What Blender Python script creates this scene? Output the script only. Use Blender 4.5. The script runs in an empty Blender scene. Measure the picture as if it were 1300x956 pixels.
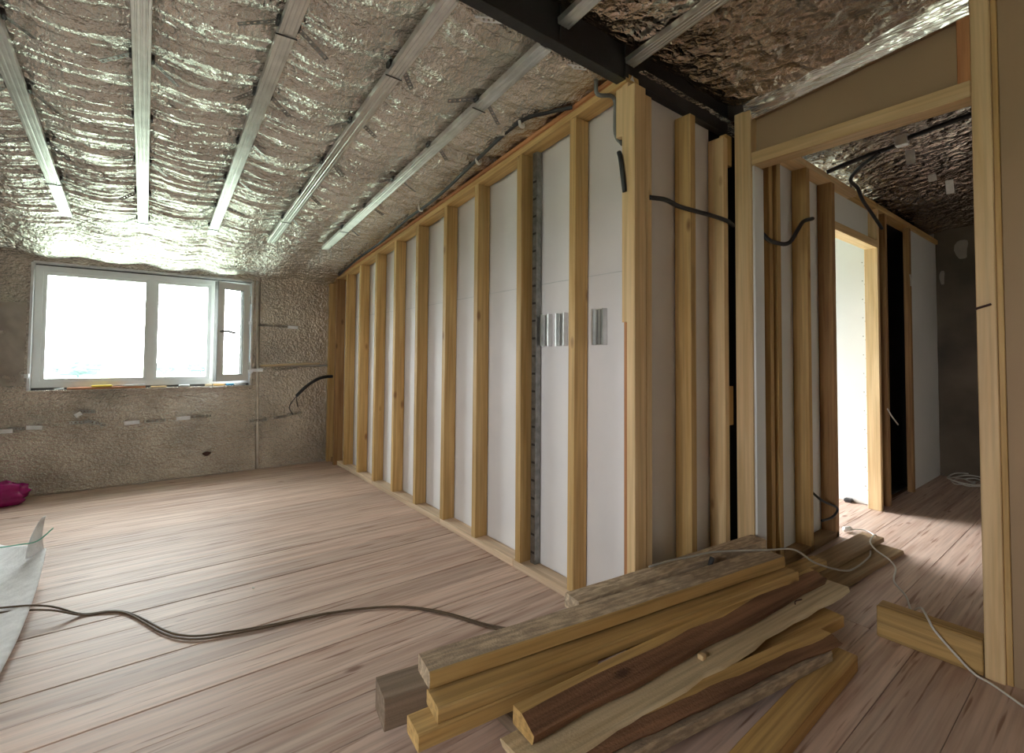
import bpy, bmesh, math, random
import numpy as np
from mathutils import Vector, Matrix, noise

random.seed(7)
scene = bpy.context.scene
col = scene.collection

# ------------------------------------------------------------------ camera
F_PX, PITCH, ROLL, YAW, EYE = 606.335, 0.0323, 0.0076, 0.6528, 1.2
cy, sy = math.cos(YAW), math.sin(YAW)
fwd = Vector((sy * math.cos(PITCH), cy * math.cos(PITCH), math.sin(PITCH)))
r0 = Vector((cy, -sy, 0)); u0 = r0.cross(fwd)
right = math.cos(ROLL) * r0 + math.sin(ROLL) * u0
up = -math.sin(ROLL) * r0 + math.cos(ROLL) * u0
cam_d = bpy.data.cameras.new('camera')
cam = bpy.data.objects.new('camera', cam_d); col.objects.link(cam)
cam_d.sensor_fit = 'HORIZONTAL'; cam_d.sensor_width = 36.0
cam_d.lens = 36.0 * F_PX / 1300.0
cam_d.shift_y = -44.5 / 1300.0
cam_d.clip_start = 0.02; cam_d.clip_end = 600
cam.matrix_world = Matrix(((right.x, up.x, -fwd.x, 0), (right.y, up.y, -fwd.y, 0),
                           (right.z, up.z, -fwd.z, EYE), (0, 0, 0, 1)))
scene.camera = cam

# ------------------------------------------------------------------ world, light, exposure
world = bpy.data.worlds.new('overcast_sky'); scene.world = world
world.use_nodes = True
bg = world.node_tree.nodes['Background']
bg.inputs[0].default_value = (0.97, 0.985, 1.0, 1)
bg.inputs[1].default_value = 30.0
scene.view_settings.view_transform = 'Standard'
scene.view_settings.look = 'None'
scene.view_settings.gamma = 1.0
scene.view_settings.use_curve_mapping = False
scene.view_settings.exposure = 0.0
try:
    scene.cycles.max_bounces = 14; scene.cycles.diffuse_bounces = 8; scene.cycles.glossy_bounces = 6
    scene.cycles.transparent_max_bounces = 12
    scene.cycles.sample_clamp_indirect = 6.0
    scene.cycles.caustics_reflective = True
    scene.cycles.blur_glossy = 0.6
except Exception:
    pass

def portal(loc, sx, sz, rot):
    """daylight portal in a window opening (sampling guide for the sky, gives off no light itself)"""
    l = bpy.data.lights.new('window_daylight', 'AREA'); l.shape = 'RECTANGLE'
    l.size = sx; l.size_y = sz
    l.cycles.is_portal = True
    o = bpy.data.objects.new('window_daylight', l); col.objects.link(o)
    o.location = loc; o.rotation_euler = rot
    return o
# world layout (metres): camera stands at x=0 y=0; +Y towards the window wall, +X along the timber wall
XA, YW, YB, XD = 1.692, 5.65, 1.25, 2.548
YC = 1.33                       # front of the stud wall behind the beam
XL, YR, XE = -2.4, -2.3, 6.62   # left wall, rear wall, corridor end
WX0, WX1, WZ0, WZ1 = -0.776, 0.868, 0.885, 1.97
portal(((WX0 + WX1) / 2, YW + 0.27, (WZ0 + WZ1) / 2), WX1 - WX0, WZ1 - WZ0, (-math.pi / 2, 0, 0))
Y2 = 3.0                        # side room's outer wall, pulled in to brighten the corridor patch
portal((4.15, Y2 + 0.22, 1.05), 1.2, 2.0, (-math.pi / 2, 0, 0))
portal((XL - 0.25, 0.4, 1.45), 1.1, 1.05, (0, -math.pi / 2, 0))

# ------------------------------------------------------------------ projecting a sight line onto a known plane
def at(px, py, ax, val):
    d = (px - 650) / F_PX * right - (py - 433.5) / F_PX * up + fwd
    o = Vector((0, 0, EYE)); t = (val - o['xyz'.index(ax)]) / d['xyz'.index(ax)]
    return o + t * d
def on_slope(px, py, z0, s=-0.1):
    d = (px - 650) / F_PX * right - (py - 433.5) / F_PX * up + fwd
    t = (z0 - EYE) / (d.z - s * d.y)
    return Vector((0, 0, EYE)) + t * d
def zc(y, z0=2.655): return z0 - 0.1 * y      # foil ceiling

# ------------------------------------------------------------------ numpy noise
def _hash(ix, iy, seed):
    n = (ix * 374761393 + iy * 668265263 + seed * 1442695041) & 0x7fffffff
    n = ((n ^ (n >> 13)) * 1274126177) & 0x7fffffff
    return ((n ^ (n >> 16)) & 0xffff) / 65535.0
def vnoise(x, y, seed=0):
    ix = np.floor(x).astype(np.int64); iy = np.floor(y).astype(np.int64)
    fx = x - ix; fy = y - iy
    fx = fx * fx * fx * (fx * (fx * 6 - 15) + 10); fy = fy * fy * fy * (fy * (fy * 6 - 15) + 10)
    a = _hash(ix, iy, seed); b = _hash(ix + 1, iy, seed); c = _hash(ix, iy + 1, seed); d = _hash(ix + 1, iy + 1, seed)
    return (a * (1 - fx) + b * fx) * (1 - fy) + (c * (1 - fx) + d * fx) * fy
def fbm(x, y, seed=0, o=4):
    s = 0; a = 0.5
    for i in range(o):
        s = s + a * vnoise(x * 2 ** i, y * 2 ** i, seed + i * 17); a *= 0.5
    return s
def ridge(t): return 1 - np.abs(2 * (t - np.floor(t)) - 1) ** 0.8

# ------------------------------------------------------------------ materials
def new_mat(name):
    m = bpy.data.materials.new(name); m.use_nodes = True
    nt = m.node_tree; nt.nodes.clear()
    out = nt.nodes.new('ShaderNodeOutputMaterial')
    b = nt.nodes.new('ShaderNodeBsdfPrincipled')
    nt.links.new(b.outputs[0], out.inputs[0])
    return m, nt, b, out
def N(nt, kind, **kw):
    n = nt.nodes.new(kind)
    for k, v in kw.items(): setattr(n, k, v)
    return n
def lk(nt, a, b): nt.links.new(a, b)
def coords(nt, scale, rnd=True, space='Object'):
    tc = N(nt, 'ShaderNodeTexCoord'); src = tc.outputs[space]
    if rnd:
        oi = N(nt, 'ShaderNodeObjectInfo')
        cm = N(nt, 'ShaderNodeVectorMath', operation='SCALE'); cm.inputs[0].default_value = (37.0, 91.0, 53.0)
        lk(nt, oi.outputs['Random'], cm.inputs['Scale'])
        ad = N(nt, 'ShaderNodeVectorMath', operation='ADD'); lk(nt, src, ad.inputs[0]); lk(nt, cm.outputs[0], ad.inputs[1])
        src = ad.outputs[0]
    mp = N(nt, 'ShaderNodeMapping'); mp.inputs['Scale'].default_value = scale
    lk(nt, src, mp.inputs['Vector']); return mp.outputs[0]
def ramp(nt, fac, stops):
    r = N(nt, 'ShaderNodeValToRGB'); e = r.color_ramp.elements
    while len(e) < len(stops): e.new(0.5)
    for i, (p, c) in enumerate(stops):
        e[i].position = p; e[i].color = (*c, 1) if len(c) == 3 else c
    lk(nt, fac, r.inputs[0]); return r.outputs[0]
def mixc(nt, fac, a, b, mode='MIX'):
    m = N(nt, 'ShaderNodeMix', data_type='RGBA', blend_type=mode)
    if isinstance(fac, (int, float)): m.inputs[0].default_value = fac
    else: lk(nt, fac, m.inputs[0])
    for k, v in ((6, a), (7, b)):
        if isinstance(v, tuple): m.inputs[k].default_value = (*v, 1)
        else: lk(nt, v, m.inputs[k])
    return m.outputs[2]
def bump(nt, b, h, strength, dist):
    bp = N(nt, 'ShaderNodeBump'); bp.inputs['Strength'].default_value = strength; bp.inputs['Distance'].default_value = dist
    lk(nt, h, bp.inputs['Height']); lk(nt, bp.outputs[0], b.inputs['Normal'])

def wood(name, light, dark, knot=(0.16, 0.07, 0.03), rough=0.6, streak=0.5, knots=0.72, vary=0.25, saw=0.0, grey=None, crack=False):
    m, nt, b, out = new_mat(name)
    v1 = coords(nt, (0.9, 13, 13)); n1 = N(nt, 'ShaderNodeTexNoise'); n1.inputs['Scale'].default_value = 1.6
    n1.inputs['Detail'].default_value = 5; n1.inputs['Distortion'].default_value = 0.7; lk(nt, v1, n1.inputs['Vector'])
    c = ramp(nt, n1.outputs['Fac'], [(0.32, light), (0.52, tuple((a + d) / 2 for a, d in zip(light, dark))), (0.7, dark)])
    v2 = coords(nt, (1.6, 70, 70)); n2 = N(nt, 'ShaderNodeTexNoise'); n2.inputs['Scale'].default_value = 1.0
    n2.inputs['Detail'].default_value = 3; lk(nt, v2, n2.inputs['Vector'])
    g = ramp(nt, n2.outputs['Fac'], [(0.35, (1 - streak * 0.55,) * 3), (0.6, (1.0, 1.0, 1.0))])
    c = mixc(nt, 1.0, c, g, 'MULTIPLY')
    # knots
    v3 = coords(nt, (3.4, 8.0, 8.0)); vo = N(nt, 'ShaderNodeTexVoronoi'); vo.inputs['Scale'].default_value = 1.0
    lk(nt, v3, vo.inputs['Vector'])
    kd = ramp(nt, vo.outputs['Distance'], [(0.06, (1, 1, 1)), (0.15, (0, 0, 0))])
    sp = N(nt, 'ShaderNodeSeparateColor'); lk(nt, vo.outputs['Color'], sp.inputs[0])
    th = N(nt, 'ShaderNodeMath', operation='GREATER_THAN'); th.inputs[1].default_value = knots; lk(nt, sp.outputs[0], th.inputs[0])
    km = N(nt, 'ShaderNodeMath', operation='MULTIPLY'); lk(nt, kd, km.inputs[0]); lk(nt, th.outputs[0], km.inputs[1])
    km2 = N(nt, 'ShaderNodeMath', operation='MULTIPLY'); lk(nt, km.outputs[0], km2.inputs[0]); km2.inputs[1].default_value = 0.8
    c = mixc(nt, km2.outputs[0], c, knot)
    if crack:   # short dark resin streaks along the grain
        v5 = coords(nt, (3.2, 60, 60)); n5 = N(nt, 'ShaderNodeTexNoise'); n5.inputs['Scale'].default_value = 1.0; n5.inputs['Detail'].default_value = 1
        lk(nt, v5, n5.inputs['Vector'])
        cf = ramp(nt, n5.outputs['Fac'], [(0.64, (0, 0, 0)), (0.73, (0.85, 0.85, 0.85))])
        c = mixc(nt, cf, c, (0.24, 0.13, 0.085))
    if grey:
        v4 = coords(nt, (14, 55, 55)); n4 = N(nt, 'ShaderNodeTexNoise'); n4.inputs['Scale'].default_value = 1.3
        n4.inputs['Detail'].default_value = 6; lk(nt, v4, n4.inputs['Vector'])
        gf = ramp(nt, n4.outputs['Fac'], [(0.4, (0, 0, 0)), (0.6, (0.8, 0.8, 0.8))])
        c = mixc(nt, gf, c, grey)
    oi = N(nt, 'ShaderNodeObjectInfo')
    hv = N(nt, 'ShaderNodeHueSaturation')
    mr = N(nt, 'ShaderNodeMapRange'); mr.inputs['To Min'].default_value = 1 - vary * 0.6; mr.inputs['To Max'].default_value = 1 + vary * 0.5
    lk(nt, oi.outputs['Random'], mr.inputs['Value']); lk(nt, mr.outputs[0], hv.inputs['Value'])
    lk(nt, c, hv.inputs['Color']); lk(nt, hv.outputs[0], b.inputs['Base Color'])
    b.inputs['Roughness'].default_value = rough
    b.inputs['Specular IOR Level'].default_value = 0.3
    if saw:
        vs = coords(nt, (60, 60, 60)); ns = N(nt, 'ShaderNodeTexNoise'); ns.inputs['Scale'].default_value = 2.0; ns.inputs['Detail'].default_value = 4
        lk(nt, vs, ns.inputs['Vector']); bump(nt, b, ns.outputs['Fac'], saw, 0.004)
    else:
        bump(nt, b, n2.outputs['Fac'], 0.25, 0.0015)
    return m

def plain(name, colr, rough=0.5, metal=0.0, var=0.12, scale=6.0, bmp=0.0, bscale=80.0, spec=0.5):
    m, nt, b, out = new_mat(name)
    v = coords(nt, (scale,) * 3); n = N(nt, 'ShaderNodeTexNoise'); n.inputs['Scale'].default_value = 1.0; n.inputs['Detail'].default_value = 4
    lk(nt, v, n.inputs['Vector'])
    lo = tuple(x * (1 - var) for x in colr); hi = tuple(min(1, x * (1 + var)) for x in colr)
    lk(nt, ramp(nt, n.outputs['Fac'], [(0.3, lo), (0.7, hi)]), b.inputs['Base Color'])
    b.inputs['Roughness'].default_value = rough; b.inputs['Metallic'].default_value = metal
    b.inputs['Specular IOR Level'].default_value = spec
    if bmp:
        v2 = coords(nt, (bscale,) * 3); n2 = N(nt, 'ShaderNodeTexNoise'); n2.inputs['Scale'].default_value = 1.0; n2.inputs['Detail'].default_value = 5
        lk(nt, v2, n2.inputs['Vector']); bump(nt, b, n2.outputs['Fac'], bmp, 0.004)
    return m

def foil(name, base, rough, fine, fscale, stretch=(1, 1, 1), lo=0.7, facet=0.0, fac_scale=16.0):
    """crinkled aluminium foil: embossed fine grain plus sharp-edged creases"""
    m, nt, b, out = new_mat(name)
    v0 = coords(nt, (1.7, 2.3, 2.0), rnd=False); n0 = N(nt, 'ShaderNodeTexNoise'); n0.inputs['Scale'].default_value = 1.0; n0.inputs['Detail'].default_value = 5
    lk(nt, v0, n0.inputs['Vector'])
    lk(nt, ramp(nt, n0.outputs['Fac'], [(0.35, tuple(x * lo for x in base)), (0.65, base)]), b.inputs['Base Color'])
    b.inputs['Metallic'].default_value = 1.0; b.inputs['Roughness'].default_value = rough
    v1 = coords(nt, tuple(fscale * s for s in stretch), rnd=False)
    n1 = N(nt, 'ShaderNodeTexNoise'); n1.inputs['Scale'].default_value = 1.0; n1.inputs['Detail'].default_value = 3; n1.inputs['Roughness'].default_value = 0.55
    lk(nt, v1, n1.inputs['Vector'])
    h = N(nt, 'ShaderNodeMath', operation='MULTIPLY'); lk(nt, n1.outputs['Fac'], h.inputs[0]); h.inputs[1].default_value = 1.4 / fscale
    hh = h.outputs[0]
    if facet:
        v2 = coords(nt, tuple(fac_scale * s for s in stretch), rnd=False)
        nw = N(nt, 'ShaderNodeTexNoise'); nw.inputs['Scale'].default_value = 0.7; nw.inputs['Detail'].default_value = 3; lk(nt, v2, nw.inputs['Vector'])
        ad = N(nt, 'ShaderNodeVectorMath', operation='ADD'); sc = N(nt, 'ShaderNodeVectorMath', operation='SCALE'); sc.inputs['Scale'].default_value = 2.2
        lk(nt, nw.outputs['Color'], sc.inputs[0]); lk(nt, v2, ad.inputs[0]); lk(nt, sc.outputs[0], ad.inputs[1])
        vo = N(nt, 'ShaderNodeTexVoronoi'); vo.inputs['Scale'].default_value = 1.0; lk(nt, ad.outputs[0], vo.inputs['Vector'])
        h2 = N(nt, 'ShaderNodeMath', operation='MULTIPLY_ADD'); lk(nt, vo.outputs['Distance'], h2.inputs[0]); h2.inputs[1].default_value = facet / fac_scale; lk(nt, hh, h2.inputs[2])
        hh = h2.outputs[0]
    bump(nt, b, hh, fine, 1.0)
    return m

M = {}
M['plank'] = wood('floor_larch', (0.69, 0.53, 0.44), (0.50, 0.335, 0.26), (0.20, 0.10, 0.07), 0.5, 0.42, 0.72, 0.24, crack=True)
M['stud'] = wood('spruce_stud', (0.62, 0.42, 0.185), (0.47, 0.285, 0.10), (0.20, 0.09, 0.035), 0.6, 0.4, 0.42, 0.22)
M['stud_old'] = wood('brown_stud', (0.42, 0.25, 0.11), (0.27, 0.14, 0.06), (0.1, 0.05, 0.02), 0.7, 0.45, 0.6, 0.2)
M['stud_red'] = wood('reddish_stud', (0.55, 0.27, 0.12), (0.40, 0.17, 0.07), (0.15, 0.06, 0.03), 0.7, 0.4, 0.6, 0.2)
M['planed'] = wood('planed_spruce', (0.78, 0.58, 0.33), (0.62, 0.42, 0.21), (0.26, 0.12, 0.05), 0.5, 0.3, 0.55, 0.12)
M['sawn'] = wood('sawn_weathered', (0.66, 0.52, 0.36), (0.50, 0.37, 0.24), (0.1, 0.05, 0.03), 0.85, 0.7, 0.5, 0.15, saw=1.0, grey=(0.27, 0.205, 0.145))
M['plate'] = wood('pale_plate', (0.74, 0.58, 0.42), (0.58, 0.42, 0.28), (0.3, 0.16, 0.08), 0.6, 0.35, 0.7, 0.15)
M['yellow'] = wood('yellow_timber', (0.58, 0.385, 0.155), (0.44, 0.265, 0.09), (0.14, 0.06, 0.02), 0.6, 0.6, 0.5, 0.35)
M['pale'] = wood('pale_slab', (0.70, 0.57, 0.37), (0.56, 0.42, 0.25), (0.16, 0.08, 0.04), 0.75, 0.5, 0.6, 0.1, saw=0.5)
M['brownboard'] = wood('brown_board', (0.36, 0.24, 0.13), (0.25, 0.16, 0.08), (0.1, 0.05, 0.03), 0.75, 0.4, 0.6, 0.15)
M['dirty'] = wood('dirty_board', (0.28, 0.21, 0.15), (0.17, 0.12, 0.08), (0.08, 0.05, 0.03), 0.85, 0.5, 0.6, 0.15, saw=0.5)
M['bark'] = wood('bark_brown', (0.27, 0.14, 0.075), (0.13, 0.065, 0.035), (0.05, 0.025, 0.015), 0.9, 0.6, 0.4, 0.15, saw=1.0)
M['foil'] = foil('ceiling_foil', (0.86, 0.84, 0.78), 0.22, 0.75, 75, (1, 0.75, 1), 0.75, 0.35, 20)
M['foil_near'] = foil('crinkled_foil', (0.84, 0.75, 0.64), 0.17, 0.7, 50, (1, 1, 1), 0.65, 0.9, 13)
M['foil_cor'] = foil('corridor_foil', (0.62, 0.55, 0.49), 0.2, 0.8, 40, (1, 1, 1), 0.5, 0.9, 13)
M['foil_wall'] = foil('wall_foil', (0.80, 0.75, 0.68), 0.27, 0.8, 55, (1, 1, 1.3), 0.6, 0.3, 24)
M['foil_strip'] = foil('foil_strip', (0.9, 0.88, 0.86), 0.2, 0.35, 30, (1, 0.15, 1.2), 0.9, 0.2, 12)
M['tape'] = plain('silver_tape', (0.75, 0.76, 0.78), 0.3, 0.9, 0.1, 20)
M['steel'] = plain('galvanised_steel', (0.70, 0.71, 0.70), 0.33, 1.0, 0.15, 12, 0.05, 40)
M['strap'] = plain('dark_strap_steel', (0.28, 0.28, 0.27), 0.5, 1.0, 0.25, 30)
M['strap_wht'] = plain('bright_strap_steel', (0.82, 0.84, 0.86), 0.5, 0.4, 0.1, 30)
M['tie'] = plain('black_tie_wire', (0.03, 0.03, 0.03), 0.6)
M['beam'] = plain('black_beam_paint', (0.012, 0.012, 0.014), 0.45, 0.0, 0.4, 9, 0.3, 50)
M['conduit'] = plain('grey_conduit', (0.022, 0.023, 0.025), 0.5, 0.0, 0.2)
M['conduit_lt'] = plain('light_grey_conduit', (0.16, 0.165, 0.165), 0.5, 0.0, 0.2)
M['clip'] = plain('white_clip', (0.75, 0.74, 0.7), 0.5)
M['membrane'] = plain('white_membrane', (0.80, 0.79, 0.80), 0.75, 0.0, 0.04, 3, 0.12, 60, 0.2)
M['drywall'] = plain('gypsum_board', (0.74, 0.76, 0.76), 0.8, 0.0, 0.03, 2, 0.05, 90, 0.2)
M['tan'] = plain('tan_gypsum', (0.37, 0.26, 0.16), 0.85, 0.0, 0.08, 1.5, 0.05, 90, 0.2)
M['pvc'] = plain('white_pvc', (0.74, 0.77, 0.78), 0.35, 0.0, 0.03)
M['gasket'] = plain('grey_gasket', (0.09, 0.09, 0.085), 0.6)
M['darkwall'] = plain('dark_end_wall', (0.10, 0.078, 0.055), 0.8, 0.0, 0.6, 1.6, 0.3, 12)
M['black'] = plain('unlit_black', (0.012, 0.012, 0.013), 0.9, 0.0, 0.2)  # black colour stands for the darkness of unlit gaps
M['shell'] = plain('rendered_shell', (0.55, 0.50, 0.45), 0.9, 0.0, 0.08)
M['white_wire'] = plain('white_cable_sheath', (0.62, 0.60, 0.55), 0.5)
M['grey_wire'] = plain('grey_cable_sheath', (0.36, 0.33, 0.28), 0.5)
M['brown_wire'] = plain('brown_cable_sheath', (0.10, 0.062, 0.03), 0.55)
M['felt'] = plain('white_felt', (0.86, 0.86, 0.87), 0.9, 0.0, 0.1, 25, 0.7, 120, 0.1)
M['string'] = plain('green_string', (0.2, 0.55, 0.45), 0.7)
M['nail'] = plain('rusty_iron', (0.06, 0.025, 0.018), 0.7, 0.3, 0.3, 40)
M['putty'] = plain('white_putty', (0.26, 0.23, 0.2), 0.9)
M['orange'] = plain('orange_board', (0.50, 0.22, 0.11), 0.6)
M['yel'] = plain('yellow_plastic', (0.75, 0.62, 0.08), 0.4)
M['blue'] = plain('blue_plastic', (0.06, 0.25, 0.42), 0.4)
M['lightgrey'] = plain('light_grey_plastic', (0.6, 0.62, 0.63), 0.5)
M['grass'] = plain('meadow_grass', (0.37, 0.43, 0.33), 0.95, 0.0, 0.15, 0.2)
M['treeleaf'] = plain('hazy_leaves', (0.09, 0.125, 0.14), 0.95, 0.0, 0.2, 0.5)

def glass_mat():
    m = bpy.data.materials.new('window_glass'); m.use_nodes = True; nt = m.node_tree; nt.nodes.clear()
    out = N(nt, 'ShaderNodeOutputMaterial'); t = N(nt, 'ShaderNodeBsdfTransparent'); g = N(nt, 'ShaderNodeBsdfGlossy')
    t.inputs[0].default_value = (0.93, 0.96, 0.95, 1); g.inputs['Roughness'].default_value = 0.01
    x = N(nt, 'ShaderNodeMixShader'); x.inputs[0].default_value = 0.06
    lk(nt, t.outputs[0], x.inputs[1]); lk(nt, g.outputs[0], x.inputs[2]); lk(nt, x.outputs[0], out.inputs[0]); return m
M['glass'] = glass_mat()
def film_mat(name, colr, trans, rough):
    m = bpy.data.materials.new(name); m.use_nodes = True; nt = m.node_tree; nt.nodes.clear()
    out = N(nt, 'ShaderNodeOutputMaterial'); t = N(nt, 'ShaderNodeBsdfTransparent'); b = N(nt, 'ShaderNodeBsdfPrincipled')
    v = coords(nt, (9, 9, 9)); n = N(nt, 'ShaderNodeTexNoise'); lk(nt, v, n.inputs['Vector']); n.inputs['Scale'].default_value = 1
    lk(nt, ramp(nt, n.outputs['Fac'], [(0.3, tuple(x * 0.75 for x in colr)), (0.7, colr)]), b.inputs['Base Color'])
    b.inputs['Roughness'].default_value = rough
    x = N(nt, 'ShaderNodeMixShader'); x.inputs[0].default_value = 1 - trans
    lk(nt, t.outputs[0], x.inputs[1]); lk(nt, b.outputs[0], x.inputs[2]); lk(nt, x.outputs[0], out.inputs[0]); return m
M['bag'] = film_mat('pink_bag_film', (0.38, 0.01, 0.17), 0.1, 0.25)
M['film'] = film_mat('clear_plastic_film', (0.42, 0.37, 0.33), 0.45, 0.12)

# ------------------------------------------------------------------ object helpers
def link(name, me, mat=None, parent=None):
    o = bpy.data.objects.new(name, me); col.objects.link(o)
    if mat is not None and not me.materials: me.materials.append(M[mat] if isinstance(mat, str) else mat)
    if parent is not None: o.parent = parent
    return o
def tag(o, label=None, cat=None, group=None, kind=None):
    if label: o['label'] = label
    if cat: o['category'] = cat
    if group: o['group'] = group
    if kind: o['kind'] = kind
    return o
def struct(o, label): return tag(o, label, 'structure' if False else None, None, 'structure')
def empty(name, loc=(0, 0, 0)):
    o = bpy.data.objects.new(name, None); col.objects.link(o); o.location = loc; o.empty_display_size = 0.1; return o
_cache = {}
def box_mesh(lx, ly, lz, mat, bev=0.002):
    key = (round(lx, 4), round(ly, 4), round(lz, 4), mat, bev)
    if key in _cache: return _cache[key]
    bm = bmesh.new(); bmesh.ops.create_cube(bm, size=1)
    for v in bm.verts: v.co = Vector((v.co.x * lx, v.co.y * ly, v.co.z * lz))
    if bev: bmesh.ops.bevel(bm, geom=bm.edges[:], offset=min(bev, lx / 4, ly / 4, lz / 4), segments=1, affect='EDGES')
    me = bpy.data.meshes.new('box'); bm.to_mesh(me); bm.free(); me.materials.append(M[mat]); _cache[key] = me
    return me
def box(name, x0, x1, y0, y1, z0, z1, mat, parent=None, bev=0.002, axis='x'):
    """axis = the grain direction of the piece (local X)"""
    d = Vector((x1 - x0, y1 - y0, z1 - z0)); c = Vector(((x0 + x1) / 2, (y0 + y1) / 2, (z0 + z1) / 2))
    if axis == 'x': me = box_mesh(d.x, d.y, d.z, mat, bev); R = Matrix.Identity(3)
    elif axis == 'y': me = box_mesh(d.y, d.x, d.z, mat, bev); R = Matrix(((0, -1, 0), (1, 0, 0), (0, 0, 1)))
    else: me = box_mesh(d.z, d.y, d.x, mat, bev); R = Matrix(((0, 0, 1), (0, 1, 0), (-1, 0, 0)))
    o = link(name, me, None, parent); o.matrix_world = Matrix.Translation(c) @ R.to_4x4()
    if parent is not None: o.matrix_basis = parent.matrix_world.inverted() @ o.matrix_world
    return o
def bar(name, p0, p1, w, h, mat, parent=None, upv=(0, 0, 1), bev=0.002):
    p0, p1 = Vector(p0), Vector(p1); L = (p1 - p0).length; x = (p1 - p0) / L
    y = Vector(upv).cross(x).normalized(); z = x.cross(y)
    me = box_mesh(L, w, h, mat, bev); o = link(name, me, None, parent)
    R = Matrix((x, y, z)).transposed().to_4x4()
    o.matrix_basis = Matrix.Translation((p0 + p1) / 2) @ R
    return o
def mesh_from(name, verts, faces, mat=None, parent=None, smooth=False):
    me = bpy.data.meshes.new(name); me.from_pydata([tuple(v) for v in verts], [], faces); me.update()
    if smooth: me.shade_smooth()
    return link(name, me, mat, parent)
def multi_box(name, boxes, mat, parent=None):
    vs, fs = [], []
    for (x0, x1, y0, y1, z0, z1) in boxes:
        b = len(vs)
        vs += [(x0, y0, z0), (x1, y0, z0), (x1, y1, z0), (x0, y1, z0), (x0, y0, z1), (x1, y0, z1), (x1, y1, z1), (x0, y1, z1)]
        fs += [[b + i for i in f] for f in ((0, 3, 2, 1), (4, 5, 6, 7), (0, 1, 5, 4), (1, 2, 6, 5), (2, 3, 7, 6), (3, 0, 4, 7))]
    return mesh_from(name, vs, fs, mat, parent)
def prism(name, pts, axis, a, b, mat, parent=None):
    """polygon pts in the other two axes extruded along axis from a to b"""
    k = 'xyz'.index(axis); vs = []
    for t in (a, b):
        for (p, q) in pts:
            v = [p, q]; v.insert(k, t); vs.append(tuple(v))
    n = len(pts); fs = [list(range(n))[::-1], list(range(n, 2 * n))] + [[i, (i + 1) % n, n + (i + 1) % n, n + i] for i in range(n)]
    o = mesh_from(name, vs, fs, mat, parent)
    bm = bmesh.new(); bm.from_mesh(o.data); bmesh.ops.recalc_face_normals(bm, faces=bm.faces[:]); bm.to_mesh(o.data); bm.free()
    return o
def grid(name, fn, us, vs_, mat, parent=None):
    nu, nv = len(us), len(vs_)
    U, V = np.meshgrid(np.array(us), np.array(vs_), indexing='ij')
    X, Y, Z = fn(U, V)
    co = np.stack([X, Y, Z], -1).reshape(-1, 3).astype(np.float32)
    i = np.arange(nu - 1)[:, None] * nv + np.arange(nv - 1)[None, :]
    q = np.stack([i, i + nv, i + nv + 1, i + 1], -1).reshape(-1, 4).astype(np.int32)
    me = bpy.data.meshes.new(name); me.vertices.add(len(co)); me.vertices.foreach_set('co', co.ravel())
    me.loops.add(q.size); me.loops.foreach_set('vertex_index', q.ravel())
    me.polygons.add(len(q)); me.polygons.foreach_set('loop_start', np.arange(0, q.size, 4, dtype=np.int32))
    me.update(calc_edges=True); me.validate(); me.shade_smooth()
    return link(name, me, mat, parent)
def smooth_path(pts, n=8):
    pts = [Vector(p) for p in pts]; out = []
    P = [2 * pts[0] - pts[1]] + pts + [2 * pts[-1] - pts[-2]]
    for i in range(1, len(P) - 2):
        p0, p1, p2, p3 = P[i - 1:i + 3]
        for k in range(n):
            t = k / n
            out.append(0.5 * ((2 * p1) + (p2 - p0) * t + (2 * p0 - 5 * p1 + 4 * p2 - p3) * t * t + (3 * p1 - p0 - 3 * p2 + p3) * t ** 3))
    out.append(pts[-1]); return out
def tube(name, pts, r, mat, parent=None, n=8, seg=8, ribs=0.0):
    path = smooth_path(pts, n)
    if ribs:   # corrugated hose: resample every 4 mm
        q = [path[0]]
        for a, b in zip(path, path[1:]):
            L = (b - a).length; k = max(1, int(L / 0.005))
            q += [a.lerp(b, (j + 1) / k) for j in range(k)]
        path = q
    vs, fs = [], []; prev = None
    for i, p in enumerate(path):
        t = (path[min(i + 1, len(path) - 1)] - path[max(i - 1, 0)]).normalized()
        s = (prev - t * prev.dot(t)) if prev else t.orthogonal()
        s.normalize(); prev = s; w = t.cross(s)
        rr = r * (1 - ribs * (i % 2))
        for k in range(seg):
            a = 2 * math.pi * k / seg; vs.append(p + rr * (math.cos(a) * s + math.sin(a) * w))
    for i in range(len(path) - 1):
        for k in range(seg):
            fs.append([i * seg + k, i * seg + (k + 1) % seg, (i + 1) * seg + (k + 1) % seg, (i + 1) * seg + k])
    fs.append(list(range(seg))[::-1]); fs.append([(len(path) - 1) * seg + k for k in range(seg)])
    return mesh_from(name, vs, fs, mat, parent, smooth=True)

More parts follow.
